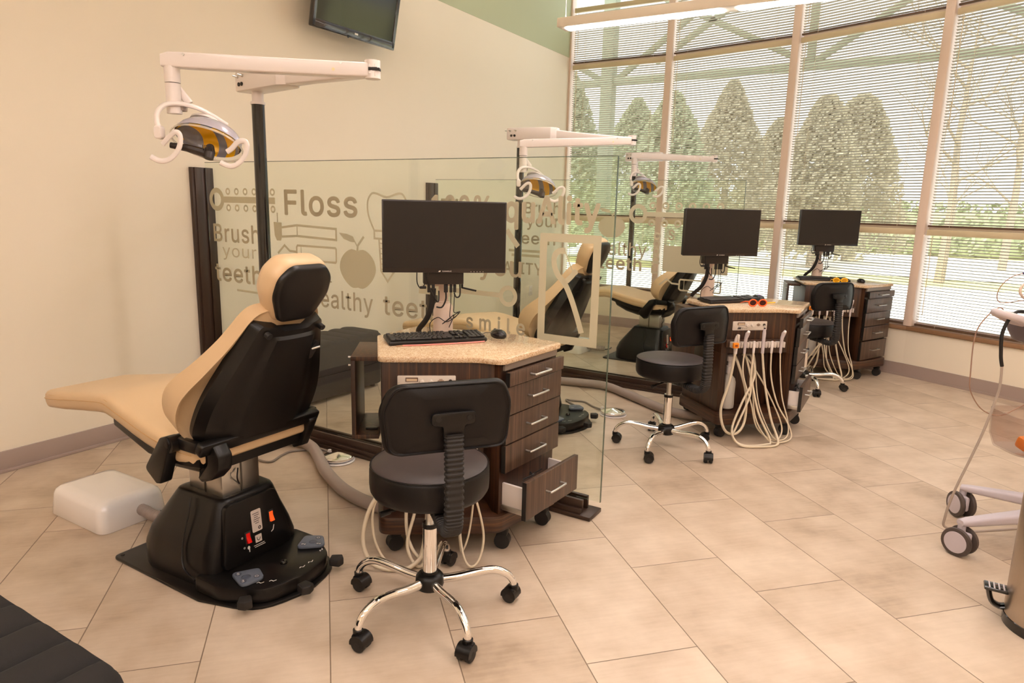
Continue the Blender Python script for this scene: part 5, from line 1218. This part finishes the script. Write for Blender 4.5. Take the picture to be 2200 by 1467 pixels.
# ------------------------------------------------------------------ outdoors beyond the window wall
struct('ground', MB().add([(-200, 8.3, -.25), (200, 8.3, -.25), (200, 400, -.25), (-200, 400, -.25)], [(0, 1, 2, 3)]), grass_m)
struct('ground_path', MB().add([(-40, 8.4, -.24), (40, 8.4, -.24), (40, 19.6, -.24), (-40, 19.6, -.24)], [(0, 1, 2, 3)]), pale_conc)
struct('ground_road', MB().add([(-60, 22.2, -.235), (60, 22.2, -.235), (60, 34.5, -.235), (-60, 34.5, -.235)], [(0, 1, 2, 3)]), pale_conc)
struct('ground_kerb', MB().add([(2.5, 8.45, -.232), (9, 6.5, -.232), (9, 9.2, -.232), (2.5, 9.7, -.232)], [(0, 1, 2, 3)]), asph)
def canopy():
    t = tag(empty('canopy_frame', (-.55, 10.5, -.25)), 'painted steel canopy frame with crossed braces outside the windows', 'canopy')
    L = lambda x, z, y=10.5: (x+.55, y-10.5, z+.25)
    def bar(a, b, w, nm, d=.10):
        A, B_ = Vector(L(*a)), Vector(L(*b)); e = (B_-A); Ln = e.length; e.normalize(); y = Vector((0, 1, 0)); z = e.cross(y)
        MB().box((Ln/2, 0, 0), (Ln, d, w), .005, axes(A, e, y, z)).build(nm, steel_out, t)
    bar((-.555, -.25), (-.555, 6.2), .19, 'column', .19); bar((2.39, 3.35), (2.39, 6.2), .10, 'post'); bar((5.6, -.25), (5.6, 6.2), .19, 'column', .19)
    bar((-5.0, 3.36), (9.0, 3.44), .10, 'beam', .12)
    for a, b in (((-1.6, 3.95), (-.62, 3.39)), ((-.48, 3.37), (.95, 4.4)), ((.3, 4.5), (2.35, 3.45)), ((.2, 3.62), (1.7, 4.55)), ((2.42, 3.44), (3.6, 4.20)), ((3.7, 4.3), (5.5, 3.45))): bar(a, b, .085, 'brace', .06)
canopy()
def foliage(mb, n, fn, size, rnd):
    for _ in range(n):
        p, k = fn(rnd); s_ = size*k*rnd.uniform(.6, 1.3); d = Vector((rnd.gauss(0, 1), rnd.gauss(0, 1), rnd.gauss(0, .6))).normalized(); e = d.orthogonal().normalized(); f = d.cross(e)
        p = Vector(p); mb.add([p-e*s_, p+f*s_*.55, p+e*s_, p-f*s_*.55], [(0, 1, 2, 3)])
def conifer(x, y, h, r, m, label, seed, gid='conifers beyond the lawn', blunt=0.0):
    rnd = random.Random(seed); t = tag(empty('conifer_tree', (x, y, -.25)), label, 'tree', gid)
    MB().tube([(0, 0, 0), (0, 0, h*.5), (.02, 0, h*.95)], [.16, .11, .02], 9).build('trunk', bark, t)
    mb = MB()
    def fn(q):
        u_ = q.random()**.75; z = .06*h + u_*.94*h; rr = 1.3*r*((1-u_)**(.8-.35*blunt)+.04)*(.92+.16*noise.noise((z*1.3, seed*3.1, 0))); a = q.uniform(0, 2*math.pi); w = rr*math.sqrt(q.uniform(.25, 1))
        return (w*math.cos(a), w*math.sin(a), z), 1
    foliage(mb, int(9000*(h/6)), fn, .10, rnd); mb.build('foliage', m, t, flat=True)
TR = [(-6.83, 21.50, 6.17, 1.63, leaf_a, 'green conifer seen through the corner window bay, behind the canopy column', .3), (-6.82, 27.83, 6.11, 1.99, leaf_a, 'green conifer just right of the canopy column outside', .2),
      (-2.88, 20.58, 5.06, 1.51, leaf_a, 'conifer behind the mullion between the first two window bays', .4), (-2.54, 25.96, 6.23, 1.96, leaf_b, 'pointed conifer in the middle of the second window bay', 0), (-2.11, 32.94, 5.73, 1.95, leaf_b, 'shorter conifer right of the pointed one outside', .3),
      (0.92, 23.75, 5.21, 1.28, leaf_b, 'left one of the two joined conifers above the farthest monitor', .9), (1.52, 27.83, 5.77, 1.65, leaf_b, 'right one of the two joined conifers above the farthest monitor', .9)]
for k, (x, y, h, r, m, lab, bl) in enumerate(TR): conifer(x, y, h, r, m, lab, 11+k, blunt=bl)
def bare_tree(x, y, h, label, seed):
    rnd = random.Random(seed); t = tag(empty('bare_tree', (x, y, -.25)), label, 'tree', 'leafless trees at the right'); mb = MB(); tr = MB()
    tr.tube([(0, 0, 0), (.05, 0, h*.3), (-.03, 0, h*.55), (.08, 0, h)], [.13, .10, .07, .012], 9); tr.build('trunk', bark, t)
    def grow(p, d, L_, r, dep):
        q = p + d*L_; mid = p + d*L_*.5 + Vector((rnd.uniform(-.06, .06), rnd.uniform(-.06, .06), .02))*L_; mb.tube([p, mid, q], [r, r*.8, r*.55], 5)
        if dep:
            for _ in range(3): grow(q if rnd.random() < .6 else mid, (d + Vector((rnd.uniform(-.7, .7), rnd.uniform(-.7, .7), rnd.uniform(-.1, .5)))).normalized(), L_*.68, r*.55, dep-1)
    for k in range(10):
        a = rnd.uniform(0, 6.28); grow(Vector((.0, 0, h*(.25+.07*k))), Vector((math.cos(a), math.sin(a), .55)).normalized(), h*.20, .04, 3)
    mb.build('branches', bark, t)
bare_tree(4.4, 21.0, 6.5, 'leafless tree right of the joined conifers, between the two rightmost bays', 3); bare_tree(6.2, 27.5, 8.5, 'thick leafless tree in the rightmost window bay', 5); bare_tree(9.6, 22, 6.5, 'leafless tree at the far right edge of the windows', 8)
def hedge(x0, x1, y, h, label, seed):
    rnd = random.Random(seed); t = tag(empty('hedge', ((x0+x1)/2, y, -.25)), label, 'hedge', 'hedges across the road'); w = x1-x0; mb = MB()
    MB().box((0, 0, h*.42), (w, .7, h*.8), .1).build('hedge_core', hedge_m, t)
    foliage(mb, int(220*w), lambda q: ((q.uniform(-w/2, w/2), q.uniform(-.55, .55), h*q.uniform(.05, 1.0)), 1), .16, rnd); mb.build('hedge_leaves', hedge_m, t, flat=True)
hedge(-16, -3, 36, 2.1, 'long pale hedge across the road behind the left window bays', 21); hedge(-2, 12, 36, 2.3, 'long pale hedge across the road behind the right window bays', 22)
